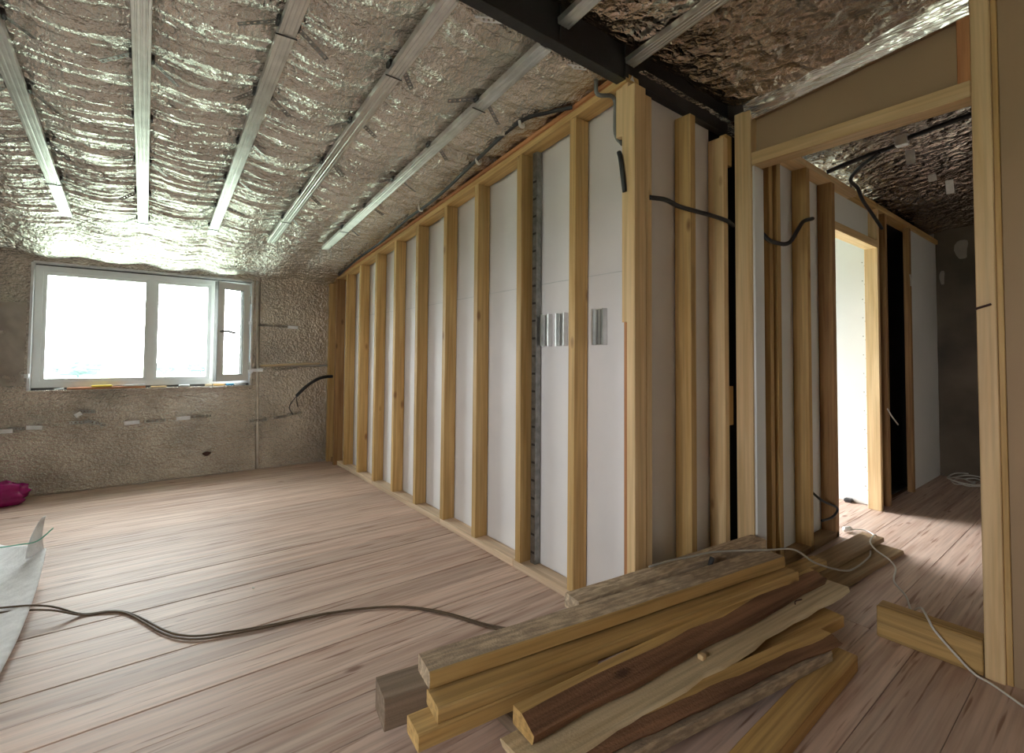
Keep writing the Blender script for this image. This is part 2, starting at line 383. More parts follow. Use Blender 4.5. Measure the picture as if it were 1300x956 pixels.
# ================================================================== SETTING
# ---- floor: every plank a piece of its own
floor = empty('floor', (0, 0, 0)); tag(floor, 'pale pinkish larch plank floor running through the attic room and corridor', None, None, 'structure')
sub = box('subfloor', XL - 0.3, 2.1, YR - 0.3, YW + 0.3, -0.3, -0.028, 'dirty', floor, 0)
box('subfloor', 2.1, XE + 0.3, YR - 0.3, Y2 + 0.25, -0.3, -0.028, 'dirty', floor, 0)
ys = [2.053, 2.221, 2.389, 2.545, 2.70, 2.856, 3.04, 3.221]
y = 3.221; rnd = random.Random(3)
while y < YW - 0.05:
    y += rnd.uniform(0.165, 0.20); ys.append(min(y, YW))
ys[-1] = YW
y = 2.053
while y > YR + 0.05:
    y -= rnd.uniform(0.165, 0.20); ys.insert(0, max(y, YR))
main_seams = {2.053, 2.389, 2.856, 3.221}
for a, b in zip(ys, ys[1:]):
    g0 = 0.0065 if a in main_seams else 0.0009
    if b - a < 0.02: continue
    xs = [XL, XD + 0.05] if a < YC - 0.2 else [XL, XA + 0.06]
    segs = [(XL, xs[1])]
    if b <= YB + 0.25: segs.append((xs[1], XE))
    elif a < Y2 - 0.1: segs.append((XA + 0.06, 4.9))
    for (xa, xb) in segs:
        box('plank', xa + 0.001, xb - 0.001, a + g0, b - 0.0008, -0.028, rnd.uniform(-0.0012, 0.0), 'plank', floor, 0.0012)

# ---- outer shell and roof
def hz(y, o): return o - 0.1 * y
roof = prism('roof', [(YR - 0.3, hz(YR - 0.3, 2.80)), (YW + 0.35, hz(YW + 0.35, 2.80)), (YW + 0.35, hz(YW + 0.35, 3.0)), (YR - 0.3, hz(YR - 0.3, 3.0))], 'x', XL - 0.3, 2.1, 'shell')
prism('roof_wing', [(YR - 0.3, hz(YR - 0.3, 2.80)), (Y2 + 0.3, hz(Y2 + 0.3, 2.80)), (Y2 + 0.3, hz(Y2 + 0.3, 3.0)), (YR - 0.3, hz(YR - 0.3, 3.0))], 'x', 2.1, XE + 0.3, 'shell', roof)
tag(roof, 'sloping roof deck above the foil lined ceiling', None, None, 'structure')
W2 = (3.55, 4.75, 0.05, 2.05)        # tall window of the room behind the stud wall
wf = multi_box('wall_far', [
    (XL - 0.3, WX0 - 0.012, YW + 0.02, YW + 0.3, -0.3, 2.35), (WX1 + 0.012, 2.1, YW + 0.02, YW + 0.3, -0.3, 2.35),
    (WX0 - 0.012, WX1 + 0.012, YW + 0.02, YW + 0.3, -0.3, WZ0 - 0.012), (WX0 - 0.012, WX1 + 0.012, YW + 0.02, YW + 0.3, WZ1 + 0.012, 2.35)], 'shell')
wx = multi_box('wall_outer', [(1.84, W2[0], Y2, Y2 + 0.25, -0.3, 2.75), (W2[1], XE + 0.3, Y2, Y2 + 0.25, -0.3, 2.75), (W2[0], W2[1], Y2, Y2 + 0.25, -0.3, W2[2]), (W2[0], W2[1], Y2, Y2 + 0.25, W2[3], 2.75),
                              (1.85, 2.1, Y2 + 0.25, YW + 0.02, -0.3, 2.7)], 'drywall')
tag(wx, 'outer wall of the hidden side room, pulled in to brighten the corridor', None, None, 'structure')
tag(wf, 'window wall faced with dull silver foil insulation', None, None, 'structure')
LW = (-0.1, 0.9, 0.95, 1.97)       # window in the left wall, out of view
wl = multi_box('wall_left', [(XL - 0.3, XL, YR, LW[0], -0.3, 3.0), (XL - 0.3, XL, LW[1], YW, -0.3, 3.0),
                             (XL - 0.3, XL, LW[0], LW[1], -0.3, LW[2]), (XL - 0.3, XL, LW[0], LW[1], LW[3], 3.0)], 'shell')
tag(wl, 'plain left wall beyond the frame', None, None, 'structure')
wr = multi_box('wall_rear', [(XL - 0.3, XE + 0.3, YR - 0.3, YR, -0.3, 3.2)], 'shell'); tag(wr, 'plain rear wall behind the viewpoint', None, None, 'structure')

# foil facing of the window wall: separate sheets with a vertical joint right of the window
def wall_sheet(x0, x1, z0, z1, seed, amp=0.006, ztop=None):
    us = np.linspace(x0, x1, max(4, int((x1 - x0) / 0.022))); vs = np.linspace(z0, z1, max(4, int((z1 - z0) / 0.012)))
    def fn(U, V):
        wp = fbm(U * 1.5, V * 3, seed) * 2.2
        d = amp * (0.9 * ridge(V / 0.095 + wp) * fbm(U * 2.2, V * 2.2, seed + 5) + 0.45 * ridge(V / 0.035 + 1.6 * wp) * fbm(U * 3, V * 3, seed + 9) + 1.6 * fbm(U * 3.5, V * 3.5, seed + 2) - 1.0)
        return U, YW - 0.006 - np.clip(d, -0.004, 0.02), V
    return grid('foil_sheet', fn, us, vs, 'foil_wall', wf)
ZT = zc(YW) + 0.02
wall_sheet(XL, WX0 - 0.002, 0.004, ZT, 11)
wall_sheet(WX0 - 0.002, WX1 + 0.002, 0.004, WZ0 - 0.012, 23)
wall_sheet(WX0 - 0.002, WX1 + 0.002, WZ1 + 0.012, ZT, 31, 0.003)
wall_sheet(WX1 + 0.002, 0.935, 0.004, ZT, 41)
wall_sheet(0.947, XA + 0.12, 0.004, 1.075, 53)
wall_sheet(0.947, XA + 0.12, 1.095, ZT, 61)
# taped joints
bar('joint_tape', (0.955, YW - 0.016, 0.01), (0.912, YW - 0.016, 1.98), 0.02, 0.004, 'steel', wf, (0, 1, 0))
bar('joint_tape', (0.96, YW - 0.014, 1.085), (1.56, YW - 0.014, 1.108), 0.022, 0.004, 'pale', wf, (0, 1, 0))
# bent straps screwed to the insulation
def perf_strap(L, W=0.024, T=0.0016, holes=5):
    key = ('strap', round(L, 3), W, holes)
    if key in _cache: return _cache[key]
    bs = [(0, L, -W / 2, -W / 2 + W * 0.27, 0, T), (0, L, W / 2 - W * 0.27, W / 2, 0, T)]
    for k in range(holes + 1):
        x = L * k / holes; w = L / holes * 0.28
        bs.append((max(0, x - w), min(L, x + w), -W * 0.23, W * 0.23, 0, T))
    o = multi_box('tmp', bs, 'strap'); me = o.data; bpy.data.objects.remove(o); _cache[key] = me
    return me
def wall_strap(x, z, L, ang, bright, out=0.02):
    if bright:
        a = Vector((x - L / 2 * math.cos(ang), YW - 0.02, z - L / 2 * math.sin(ang))); b = Vector((x + L / 2 * math.cos(ang), YW - 0.02 - out, z + L / 2 * math.sin(ang)))
        return bar('strap', a, b, 0.034, 0.002, 'strap_wht', wf, (0, 1, 0), 0)
    o = link('strap', perf_strap(L), None, wf)
    o.matrix_basis = Matrix.Translation((x - L / 2 * math.cos(ang), YW - 0.022, z - L / 2 * math.sin(ang))) @ Matrix.Rotation(-ang, 4, 'Y') @ Matrix.Rotation(math.pi / 2, 4, 'X')
    return o
for (x, z, L, a, br) in ((-0.90, 1.533, 0.12, -0.05, 1), (-1.0, 0.57, 0.16, 0, 0), (-0.905, 0.562, 0.10, 0, 1), (-0.84, 0.575, 0.10, 0, 0), (-0.73, 0.577, 0.10, -0.05, 1),
                         (-0.46, 0.668, 0.05, 0.6, 1), (-0.40, 0.69, 0.10, -0.1, 0), (-0.45, 0.60, 0.13, 0, 0), (-0.34, 0.585, 0.13, -0.35, 0),
                         (-0.09, 0.570, 0.11, 0.05, 1), (0.08, 0.573, 0.16, 0.02, 0), (0.30, 0.583, 0.11, 0.05, 1), (0.44, 0.59, 0.17, 0.02, 0),
                         (0.95, 0.515, 0.16, 0.02, 0), (1.17, 0.535, 0.13, 0.1, 0), (1.30, 0.558, 0.14, 0.08, 0),
                         (1.00, 1.517, 0.14, 0, 0), (1.15, 1.512, 0.13, -0.03, 0), (1.27, 1.505, 0.10, -0.05, 1), (0.93, 1.04, 0.10, 0, 1), (0.86, 1.03, 0.05, 0, 1),
                         (1.14, 1.055, 0.13, -0.1, 0), (1.27, 1.06, 0.13, 0.12, 0), (0.845, 1.535, 0.05, 0, 1), (-0.80, 1.01, 0.05, 0, 1)):
    wall_strap(x, z, L, a, br)
# crumpled patch hole in the foil
mesh_from('torn_hole', [(0.50 + 0.035 * math.cos(t) * (1 + 0.3 * math.sin(3 * t)), YW - 0.02, 0.215 + 0.022 * math.sin(t)) for t in np.linspace(0, 2 * math.pi, 12, endpoint=False)], [list(range(12))], 'nail', wf)
# clear film hanging left of the window
def film_fn(U, V):
    return U, YW - 0.032 - 0.03 * fbm(U * 6 + V * 3, V * 2, 77) - 0.018 * ridge((U + V * 0.6) / 0.13 + fbm(U * 4, V * 4, 6)), V
film = grid('plastic_film', film_fn, np.linspace(-1.25, -0.80, 40), np.linspace(0.93, 1.62, 60), 'film', None)
tag(film, 'wrinkled clear plastic film taped to the foil wall left of the window', 'film')

# ---- window in the far wall
def zz(y): return 0
win = empty('window_1', ((WX0 + WX1) / 2, YW + 0.05, WZ0)); tag(win, 'white three light window with its narrow right casement ajar', None, None, 'structure')
winv = Matrix.Translation(-Vector(win.location))
def wpart(o):
    o.parent = win; o.matrix_basis = winv @ o.matrix_basis; return o
FY0, FY1 = YW + 0.045, YW + 0.115
def frame_rect(name, x0, x1, z0, z1, t, y0, y1, mat='pvc'):
    wid = [(x0, x1, z1 - t, z1), (x0, x1, z0, z0 + t), (x0, x0 + t, z0 + t, z1 - t), (x1 - t, x1, z0 + t, z1 - t)]
    return multi_box(name, [(a, b, y0, y1, c, d) for (a, b, c, d) in wid], mat)
ZF0, ZF1 = 0.905, 1.955
wpart(multi_box('packer', [(WX0 - 0.011, WX1 + 0.011, FY0 + 0.012, FY1 + 0.1, WZ0 - 0.012, ZF0 + 0.001), (WX0 - 0.011, WX1 + 0.011, FY0 + 0.012, FY1 + 0.1, ZF1 - 0.001, WZ1 + 0.011), (WX0 - 0.011, WX0 + 0.006, FY0 + 0.012, FY1 + 0.1, ZF0, ZF1), (WX1 - 0.006, WX1 + 0.011, FY0 + 0.012, FY1 + 0.1, ZF0, ZF1)], 'gasket'))
wpart(frame_rect('frame', WX0 + 0.005, WX1 - 0.005, ZF0, ZF1, 0.05, FY0, FY1))
wpart(multi_box('mullion', [(0.005, 0.055, FY0, FY1, ZF0 + 0.05, ZF1 - 0.05)], 'pvc'))
wpart(multi_box('mullion', [(0.505, 0.545, FY0, FY1, ZF0 + 0.05, ZF1 - 0.05)], 'pvc'))
for (x0, x1) in ((WX0 + 0.055, 0.005), (0.055, 0.505)):
    wpart(frame_rect('glazing_bead', x0, x1, ZF0 + 0.05, ZF1 - 0.05, 0.026, FY0 + 0.012, FY1 - 0.01))
    wpart(multi_box('pane', [(x0 + 0.02, x1 - 0.02, FY0 + 0.03, FY0 + 0.036, ZF0 + 0.07, ZF1 - 0.07)], 'glass'))
# casement leaf, hinged on the right, ajar into the room
HX, HY, SW = WX1 - 0.05, YW + 0.03, 0.325
sash = empty('sash', (HX, HY, ZF0 + 0.03)); sash.rotation_euler = (0, 0, math.radians(26))
sash.parent = win; sash.matrix_basis = winv @ Matrix.Translation((HX, HY, ZF0 + 0.03)) @ Matrix.Rotation(math.radians(26), 4, 'Z')
SH = ZF1 - ZF0 - 0.06
def spart(o): o.parent = sash; return o
spart(frame_rect('sash_frame', -SW, 0, 0, SH, 0.062, -0.06, 0.0))
spart(multi_box('edge_shade', [(-SW - 0.004, -SW - 0.0002, -0.056, -0.001, 0.0, SH)], 'gasket'))  # dark strip added so the sash edge looks shaded
spart(multi_box('pane', [(-SW + 0.055, -0.055, -0.034, -0.028, 0.055, SH - 0.055)], 'glass'))
spart(frame_rect('gasket', -SW + 0.06, -0.06, 0.06, SH - 0.06, 0.008, -0.05, -0.01, 'gasket'))
spart(tube('handle', [(-SW + 0.03, -0.06, SH * 0.5), (-SW + 0.03, -0.09, SH * 0.5), (-SW + 0.07, -0.098, SH * 0.5 + 0.004), (-SW + 0.15, -0.1, SH * 0.5 - 0.012)], 0.011, 'gasket', n=4))
for zq in (0.15, SH - 0.15):
    spart(tube('hinge', [(0.004, -0.066, zq - 0.04), (0.004, -0.066, zq + 0.04)], 0.009, 'lightgrey', n=2))
# reveal strips of silver tape and the sill board
for (x0, x1, z0, z1) in ((WX0 - 0.012, WX0 + 0.004, WZ0, WZ1), (WX1 - 0.004, WX1 + 0.012, WZ0, WZ1), (WX0, WX1, WZ1 - 0.004, WZ1 + 0.012)):
    wpart(multi_box('reveal_tape', [(x0, x1, YW - 0.022, YW + 0.29, z0, z1)], 'tape'))
wpart(multi_box('sill', [(WX0 - 0.012, WX1 + 0.012, YW - 0.028, YW + 0.29, WZ0 - 0.013, WZ0 + 0.0)], 'foil_wall'))
# ---- second window (room behind the stud wall) and third (left wall, out of view)
w2 = frame_rect('window_2', W2[0], W2[1], W2[2], W2[3], 0.05, Y2 + 0.1, Y2 + 0.16); tag(w2, 'tall window of the room behind the stud partition', None, None, 'structure')
w3 = multi_box('window_3', [(XL - 0.2, XL - 0.14, a, b, c, d) for (a, b, c, d) in ((LW[0], LW[1], LW[2], LW[2] + .06), (LW[0], LW[1], LW[3] - .06, LW[3]), (LW[0], LW[0] + .06, LW[2], LW[3]), (LW[1] - .06, LW[1], LW[2], LW[3]))], 'pvc')
tag(w3, 'window in the left wall beyond the frame', None, None, 'structure')

# ---- ceiling of wrinkled foil
CHX = [-0.465, -0.045, 0.39, 0.82, 1.26]
HY_ROWS = [1.90, 2.39, 2.88, 3.38, 3.88]
ceil = empty('ceiling', (0, 0, 0)); tag(ceil, 'sloping ceiling of wrinkled reflective foil insulation', None, None, 'structure')
def ceil_far(U, V):
    wp = fbm(U * 0.9, V * 1.2, 3) * 2.4
    chx = np.array([-1.33, -0.9] + CHX + [1.70])
    dist = np.min(np.abs(U[..., None] - chx), -1)
    sag = -0.030 * np.sin(np.clip(dist / 0.215, 0, 1) * math.pi / 2) ** 1.5
    amp = 0.35 + 1.1 * fbm(U * 1.3, V * 1.3, 8)
    # finer, denser pleats towards the eaves
    f = np.clip((V - 1.5) / 3.5, 0, 1)
    big = 0.020 * ridge(V / 0.26 + wp * 0.9) * (1.15 - 0.5 * f)
    mid = 0.011 * ridge(V / 0.085 + wp * 2.0 + 0.3 * np.sin(U * 3)) * amp
    fin = 0.0055 * ridge(V / 0.036 + wp * 3.1) * fbm(U * 2, V * 2, 21) * (1.2 + 1.6 * f)
    row = np.min(np.abs(V[..., None] - (np.array([1.44, 2.40, 3.36, 4.32]) + 0.0)) + 0.12 * (fbm(U * 0.8, V * 0.3, 14)[..., None] - 0.5), -1)
    crease = 0.020 * np.exp(-(row / 0.022) ** 2)
    cr = 0.016 * np.abs(fbm(U * 4, V * 15, 33, 3) - 0.45) + 0.007 * np.abs(fbm(U * 12, V * 30, 37, 2) - 0.37)
    z = 2.655 - 0.1 * V + sag - big + 0.012 - mid - fin + crease + cr
    z = np.where(V > 4.6, z - 0.05 * np.clip((V - 4.6) / 1.0, 0, 1) ** 1.3, z)
    return U, V, z
grid('foil_sheet', ceil_far, np.linspace(XL, XA + 0.1, 270), np.linspace(1.42, YW + 0.01, 600), 'foil', ceil)
def ceil_near(U, V):
    wp = fbm(U * 1.1, V * 1.1, 41) * 2
    z = 2.705 - 0.1 * V - 0.045 * fbm(U * 2.3, V * 2.3, 44) - 0.014 * ridge(U / 0.31 + wp) * fbm(U * 2, V * 2, 47) - 0.010 * ridge((V + U * 0.5) / 0.13 + wp * 1.5) * fbm(U * 2, V * 2, 52) + 0.03 * np.abs(fbm(U * 7, V * 8, 55, 4) - 0.47)
    return U, V, z + 0.022 + 0.075 * np.exp(-((1.44 - V) / 0.10) ** 2)
grid('foil_sheet', ceil_near, np.linspace(XL, XD + 0.03, 230), np.linspace(YR, 1.44, 190), 'foil_near', ceil)
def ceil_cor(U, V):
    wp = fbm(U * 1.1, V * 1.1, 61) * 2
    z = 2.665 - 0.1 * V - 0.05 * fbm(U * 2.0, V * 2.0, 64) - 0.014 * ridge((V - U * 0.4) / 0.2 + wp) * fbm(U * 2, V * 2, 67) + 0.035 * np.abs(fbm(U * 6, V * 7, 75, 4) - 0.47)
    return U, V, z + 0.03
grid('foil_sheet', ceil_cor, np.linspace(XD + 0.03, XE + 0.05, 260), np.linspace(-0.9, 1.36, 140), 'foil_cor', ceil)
grid('foil_sheet', lambda U, V: (U, V, 2.66 - 0.1 * V + 0.02 * fbm(U * 3, V * 3, 5)), np.linspace(XA + 0.1, XE, 60), np.linspace(1.36, Y2 + 0.02, 40), 'foil', ceil)

# ---- long stud wall (right side of the room)
wa = empty('wall_right', (0, 0, 0)); tag(wa, 'long open stud partition with white membrane behind the studs', None, None, 'structure')
DA = 0.095
pl = [(YC + 0.06, zc(YC + 0.06, 2.585)), (YW - 0.02, zc(YW - 0.02, 2.585)), (YW - 0.02, zc(YW - 0.02, 2.63)), (YC + 0.06, zc(YC + 0.06, 2.63))]
bar('top_plate', (XA + DA / 2, YC + 0.05, zc(YC + 0.05, 2.612)), (XA + DA / 2, YW - 0.03, zc(YW - 0.03, 2.612)), DA, 0.045, 'stud', wa)
bar('top_strip', (XA - 0.004, YC + 0.07, zc(YC + 0.07, 2.634)), (XA - 0.004, YW - 0.03, zc(YW - 0.03, 2.634)), 0.022, 0.02, 'stud_red', wa)
for (a, b) in ((YC + 0.05, 2.19), (2.19, 3.05), (3.05, 4.35), (4.35, YW - 0.03)):
    box('bottom_plate', XA, XA + DA, a, b - 0.002, 0.0, 0.043, 'plate', wa, 0.003, 'y')
STUD_Y = [1.722, 2.152, 2.608, 3.022, 3.465, 3.892, 4.322, 4.738, 5.144]
for k, y in enumerate(STUD_Y):
    top = zc(y, 2.588)
    o = box('stud', XA, XA + DA - 0.003, y - 0.0225, y + 0.0225, 0.043, top, 'stud', wa, 0.002, 'z')
    o.matrix_basis = o.matrix_basis @ Matrix.Rotation((0.004 if k % 3 == 0 else -0.003 if k % 3 == 1 else 0.0), 4, 'Z')
box('stud', XA - 0.035, XA + 0.06, 5.36, 5.405, 0.0, zc(5.4, 2.588), 'stud_old', wa, 0.002, 'z')
box('stud', XA - 0.045, XA + 0.05, 5.585, 5.63, 0.0, zc(5.63, 2.588), 'stud', wa, 0.002, 'z')
box('noggin', XA + 0.0, XA + 0.05, 5.41, 5.58, 0.0, 0.05, 'stud_old', wa, 0.002, 'y')
# slotted metal stud beside the second timber
mst = box('metal_stud', XA + 0.055, XA + DA - 0.004, 2.06, 2.1, 0.043, zc(2.1, 2.588), 'strap', wa, 0.001, 'z')
for k in range(22):
    o = box('slot', XA + 0.0535, XA + 0.056, 2.066, 2.094, 0.1 + k * 0.1, 0.112 + k * 0.1, 'tie', None, 0)
    o.parent = mst; o.matrix_basis = mst.matrix_basis.inverted() @ o.matrix_basis
# membrane (two overlapping runs with a visible lap at eye height)
XM = XA + DA
def memb(seed, off):
    def fn(U, V):
        ztop = 2.59 - 0.1 * U
        Z = np.where(V < 1e9, V, V)
        return XM + off + 0.006 * (fbm(U * 2.2, V * 1.1, seed) - 0.5) + 0.0025 * (fbm(U * 9, V * 4, seed + 3) - 0.5), U, np.minimum(Z, ztop)
    return fn
grid('membrane_sheet', memb(5, 0.004), np.linspace(YC + 0.11, YW - 0.02, 160), np.linspace(0.0, 1.63, 60), 'membrane', wa)
grid('membrane_sheet', memb(9, 0.0075), np.linspace(YC + 0.11, YW - 0.02, 160), np.linspace(1.612, 2.46, 40), 'membrane', wa)
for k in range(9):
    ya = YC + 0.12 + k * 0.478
    bar('lap_shade_line', (XM + 0.0005, ya, 1.612 + 0.004 * math.sin(k)), (XM + 0.0005, ya + 0.478, 1.612 + 0.004 * math.sin(k + 1)), 0.003, 0.003, 'lightgrey', wa, (0, 0, 1), 0)  # grey strip stands in for the shadow line at the lap
multi_box('backing_board', [(XM + 0.016, XM + 0.03, YC + 0.1, YW, -0.02, 2.3)], 'drywall', wa)
prism('backing_gable', [(YC + 0.1, 2.29), (YW, 2.0), (YW, zc(YW, 2.66)), (YC + 0.1, zc(YC + 0.1, 2.66))], 'x', XM + 0.016, XM + 0.03, 'drywall', wa)

# ---- corner post and cripples carrying the beam
box('corner_post', XA, XA + 0.080, YC, YC + 0.045, 0.0, 2.425, 'planed', wa, 0.003, 'z')
box('corner_post', XA + 0.081, XA + 0.128, YC + 0.003, YC + 0.09, 0.0, 2.40, 'planed', wa, 0.003, 'z')
box('cripple', XA + 0.012, XA + 0.055, YC + 0.0475, YC + 0.082, 1.36, 2.455, 'planed', wa, 0.002, 'z')
box('cripple', XA + 0.03, XA + 0.09, YC + 0.0475, YC + 0.085, 0.043, 1.395, 'stud_red', wa, 0.002, 'z')
box('cripple', XA + 0.018, XA + 0.07, YC + 0.084, YC + 0.122, 2.22, 2.455, 'planed', wa, 0.002, 'z')

# ---- stud wall under the beam
wb = empty('wall_corridor', (0, 0, 0)); tag(wb, 'open stud wall under the black beam continuing along the corridor', None, None, 'structure')
for (x0, x1, d, mt, top) in ((2.126, 2.172, 0.09, 'stud', 2.425), (2.442, 2.486, 0.09, 'planed', 2.40)):
    box('stud', x0, x1, YC, YC + d, 0.043, top, mt, wb, 0.002, 'z')
box('bottom_plate', XA + 0.13, XD - 0.01, YC, YC + 0.09, 0, 0.043, 'planed', wb)
grid('membrane_sheet', lambda U, V: (U, YC + 0.098 + 0.006 * (fbm(U * 3, V * 2, 91) - 0.5), V), np.linspace(XA + 0.11, 2.46, 40), np.linspace(0, 2.5, 70), 'membrane', wb)
multi_box('backing_board', [(XA + 0.11, 3.70, YC + 0.112, YC + 0.13, 0, 2.53)], 'black', wb)  # painted black as the dark of the slot beside the jamb
for (z0, z1) in ((0.84, 1.05), (2.26, 2.43)):
    box('noggin', 2.487, XD - 0.001, YC + 0.01, YC + 0.05, z0, z1, 'stud', wb, 0.002, 'z')
# corridor side (face at y = YB)
def cstud(x0, x1, mt='stud', d=0.09, top=2.42): return box('stud', x0, x1, YB, YB + d, 0.0, top, mt, wb, 0.002, 'z')
cstud(2.785, 2.83); cstud(2.885, 2.93, 'stud'); cstud(3.30, 3.345); cstud(3.71, 3.765, 'stud_old')
cstud(4.65, 4.695, 'planed'); cstud(4.85, 4.90, 'stud_old'); cstud(5.54, 5.60, 'stud_old', 0.045, 2.42)
box('top_plate', 2.66, 3.3, YB, YB + 0.09, 2.42, 2.465, 'planed', wb); box('top_plate', 3.302, 4.2, YB, YB + 0.09, 2.42, 2.465, 'planed', wb)
box('top_plate', 4.202, XE, YB, YB + 0.09, 2.42, 2.465, 'stud', wb)
box('bottom_plate', 2.66, 3.765, YB, YB + 0.09, 0, 0.04, 'brownboard', wb)
box('header', 3.766, 4.649, YB, YB + 0.09, 2.10, 2.16, 'planed', wb)
box('gypsum_panel', 2.66, 3.762, YB + 0.093, YB + 0.106, 0.0, 2.43, 'drywall', wb)
box('gypsum_panel', 3.766, 4.649, YB + 0.06, YB + 0.073, 2.161, 2.42, 'drywall', wb)
box('gypsum_panel', 5.601, XE, YB + 0.02, YB + 0.033, 0.0, 2.44, 'drywall', wb)
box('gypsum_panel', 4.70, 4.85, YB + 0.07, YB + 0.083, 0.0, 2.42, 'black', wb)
# socket cut-outs in the corridor wall lining
for z in (0.93, 0.32):
    pts = [(3.515 + 0.035 * math.cos(t), YB + 0.0915, z + 0.05 * math.sin(t)) for t in np.linspace(0, 2 * math.pi, 14, endpoint=False)]
    mesh_from('socket_hole', pts, [list(range(14))], 'clip', wb)
tube('cable_tail', [(3.52, YB + 0.085, 0.33), (3.56, YB + 0.03, 0.27), (3.68, YB - 0.01, 0.215), (3.69, YB - 0.01, 0.18), (3.60, YB - 0.01, 0.16), (3.50, YB + 0.01, 0.155)], 0.008, 'conduit', wb, 6)

# right partition of the lit room, lined with screwed gypsum board
wp_ = empty('wall_partition', (0, 0, 0)); tag(wp_, 'sunlit gypsum board partition seen through the corridor opening', None, None, 'structure')
XP = 4.755
yq = YB + 0.10
while yq < Y2 - 0.01:
    y2 = min(yq + 0.83, Y2); box('gypsum_panel', XP, XP + 0.0125, yq + 0.001, y2 - 0.001, 0.004, 2.46, 'drywall', wp_, 0.001, 'z')
    yq = y2
for k in range(15):
    for yy in (YB + 0.118, YB + 0.135):
        box('screw_head', XP - 0.0012, XP + 0.001, yy - 0.004, yy + 0.004, 0.12 + k * 0.155 + (0.03 if yy > YB + 0.12 else 0), 0.128 + k * 0.155 + (0.03 if yy > YB + 0.12 else 0), 'strap', wp_, 0)
box('conduit_stub', XP - 0.05, XP + 0.0, YB + 0.22, YB + 0.28, 0.0, 0.03, 'conduit', wp_, 0.008)
multi_box('core_board', [(XP + 0.03, XP + 0.08, YB + 0.1, Y2, 0, 2.6)], 'shell', wp_)
# unlit room behind the narrow gap, its darkness painted in black
we2 = multi_box('wall_store', [(4.84, 6.6, 1.62, 1.67, 0, 2.6), (5.9, 5.95, 1.3, 1.62, 0, 2.6), (4.84, 5.9, 1.345, 1.62, 2.42, 2.44), (4.84, 5.9, 1.345, 1.62, 0.0, 0.005)], 'black'); tag(we2, 'unlit store seen through the narrow gap, its darkness painted black', None, None, 'structure')

# ---- corridor end wall
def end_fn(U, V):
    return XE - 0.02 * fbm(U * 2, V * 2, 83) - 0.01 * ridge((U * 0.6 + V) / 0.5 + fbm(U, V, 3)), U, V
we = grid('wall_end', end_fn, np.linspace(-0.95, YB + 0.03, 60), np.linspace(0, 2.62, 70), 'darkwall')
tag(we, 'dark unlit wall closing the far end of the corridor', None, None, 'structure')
for (yy, zz_, w, h) in ((1.06, 2.33, 0.05, 0.12), (0.86, 2.44, 0.04, 0.05), (1.215, 2.06, 0.02, 0.09)):
    mesh_from('putty_patch', [(XE - 0.045, yy + w * math.cos(t) * (1 + 0.25 * math.sin(3 * t + 1)), zz_ + h * math.sin(t) * (1 + 0.2 * math.cos(2 * t))) for t in np.linspace(0, 2 * math.pi, 16, endpoint=False)], [list(range(16))], 'putty', we)
wc = multi_box('wall_back', [(XD + 0.1, XE + 0.3, -0.98, -0.9, 0, 2.8)], 'shell'); tag(wc, 'rear wall of the corridor out of sight', None, None, 'structure')
wo = multi_box('wall_side', [(XE + 0.02, XE + 0.3, YR, Y2, -0.3, 2.9)], 'shell'); tag(wo, 'outer wall past the corridor end', None, None, 'structure')

# ---- doorway wall on the right
wd = empty('wall_doorway', (0, 0, 0)); tag(wd, 'timber framed doorway wall lined with tan board on the right', None, None, 'structure')
box('jamb', XD, XD + 0.1, 1.235, 1.325, 0, 2.545, 'planed', wd, 0.003, 'z')
box('jamb_lining', XD + 0.012, XD + 0.112, 1.222, 1.234, 0, 2.235, 'drywall', wd, 0.001, 'z')
box('post', XD, XD + 0.1, 0.318, 0.374, 0, 2.68, 'planed', wd, 0.003, 'z')
box('post_edge_strip', XD + 0.012, XD + 0.1, 0.300, 0.3175, 0, 2.68, 'stud', wd, 0.002, 'z')
box('header', XD + 0.002, XD + 0.1, 0.375, 1.234, 2.238, 2.305, 'planed', wd, 0.003, 'y')
box('cripple', XD + 0.012, XD + 0.06, 0.375, 0.415, 2.306, 2.60, 'stud_red', wd, 0.002, 'z')
box('tan_panel', XD + 0.062, XD + 0.075, 0.375, 1.30, 2.306, 2.66, 'tan', wd, 0.001)
bar('top_plate', (XD + 0.055, 0.376, zc(0.376, 2.648)), (XD + 0.055, 1.33, zc(1.33, 2.648)), 0.075, 0.045, 'tan', wd)
box('tan_panel', XD + 0.022, XD + 0.035, -0.9, 0.299, 0.0, 2.74, 'tan', wd, 0.001, 'z')
box('tan_panel', XD + 0.022, XD + 0.035, YR, -0.902, 0.0, 2.9, 'tan', wd, 0.001, 'z')
tube('iron_hook', [(XD + 0.01, 0.3735, 1.398), (XD - 0.004, 0.372, 1.40), (XD - 0.008, 0.352, 1.407), (XD - 0.006, 0.331, 1.4145)], 0.0042, 'nail', wd, 4)
# folded silver strip along the top of the doorway wall
def strip_fn(U, V):
    w = 0.055 * V
    return XD + 0.012 - 0.02 * V - 0.012 * fbm(U * 9, V * 3, 7) * V, U, 2.640 - 0.1 * U - 0.03 + 0.095 * V + 0.012 * ridge(U * 2.3 + V * 1.2) * (V > 0.05)
fs_ = grid('foil_strip', strip_fn, np.linspace(0.376, 1.27, 90), np.linspace(0, 1, 16), 'foil_strip', wd)
# timber lying across the foot of the doorway
thr = box('threshold_timber', XD + 0.004, XD + 0.085, 0.378, 0.712, 0.0005, 0.132, 'yellow', None, 0.004, 'y')
tag(thr, 'thick yellow timber block lying across the doorway foot beside the right post', 'timber')

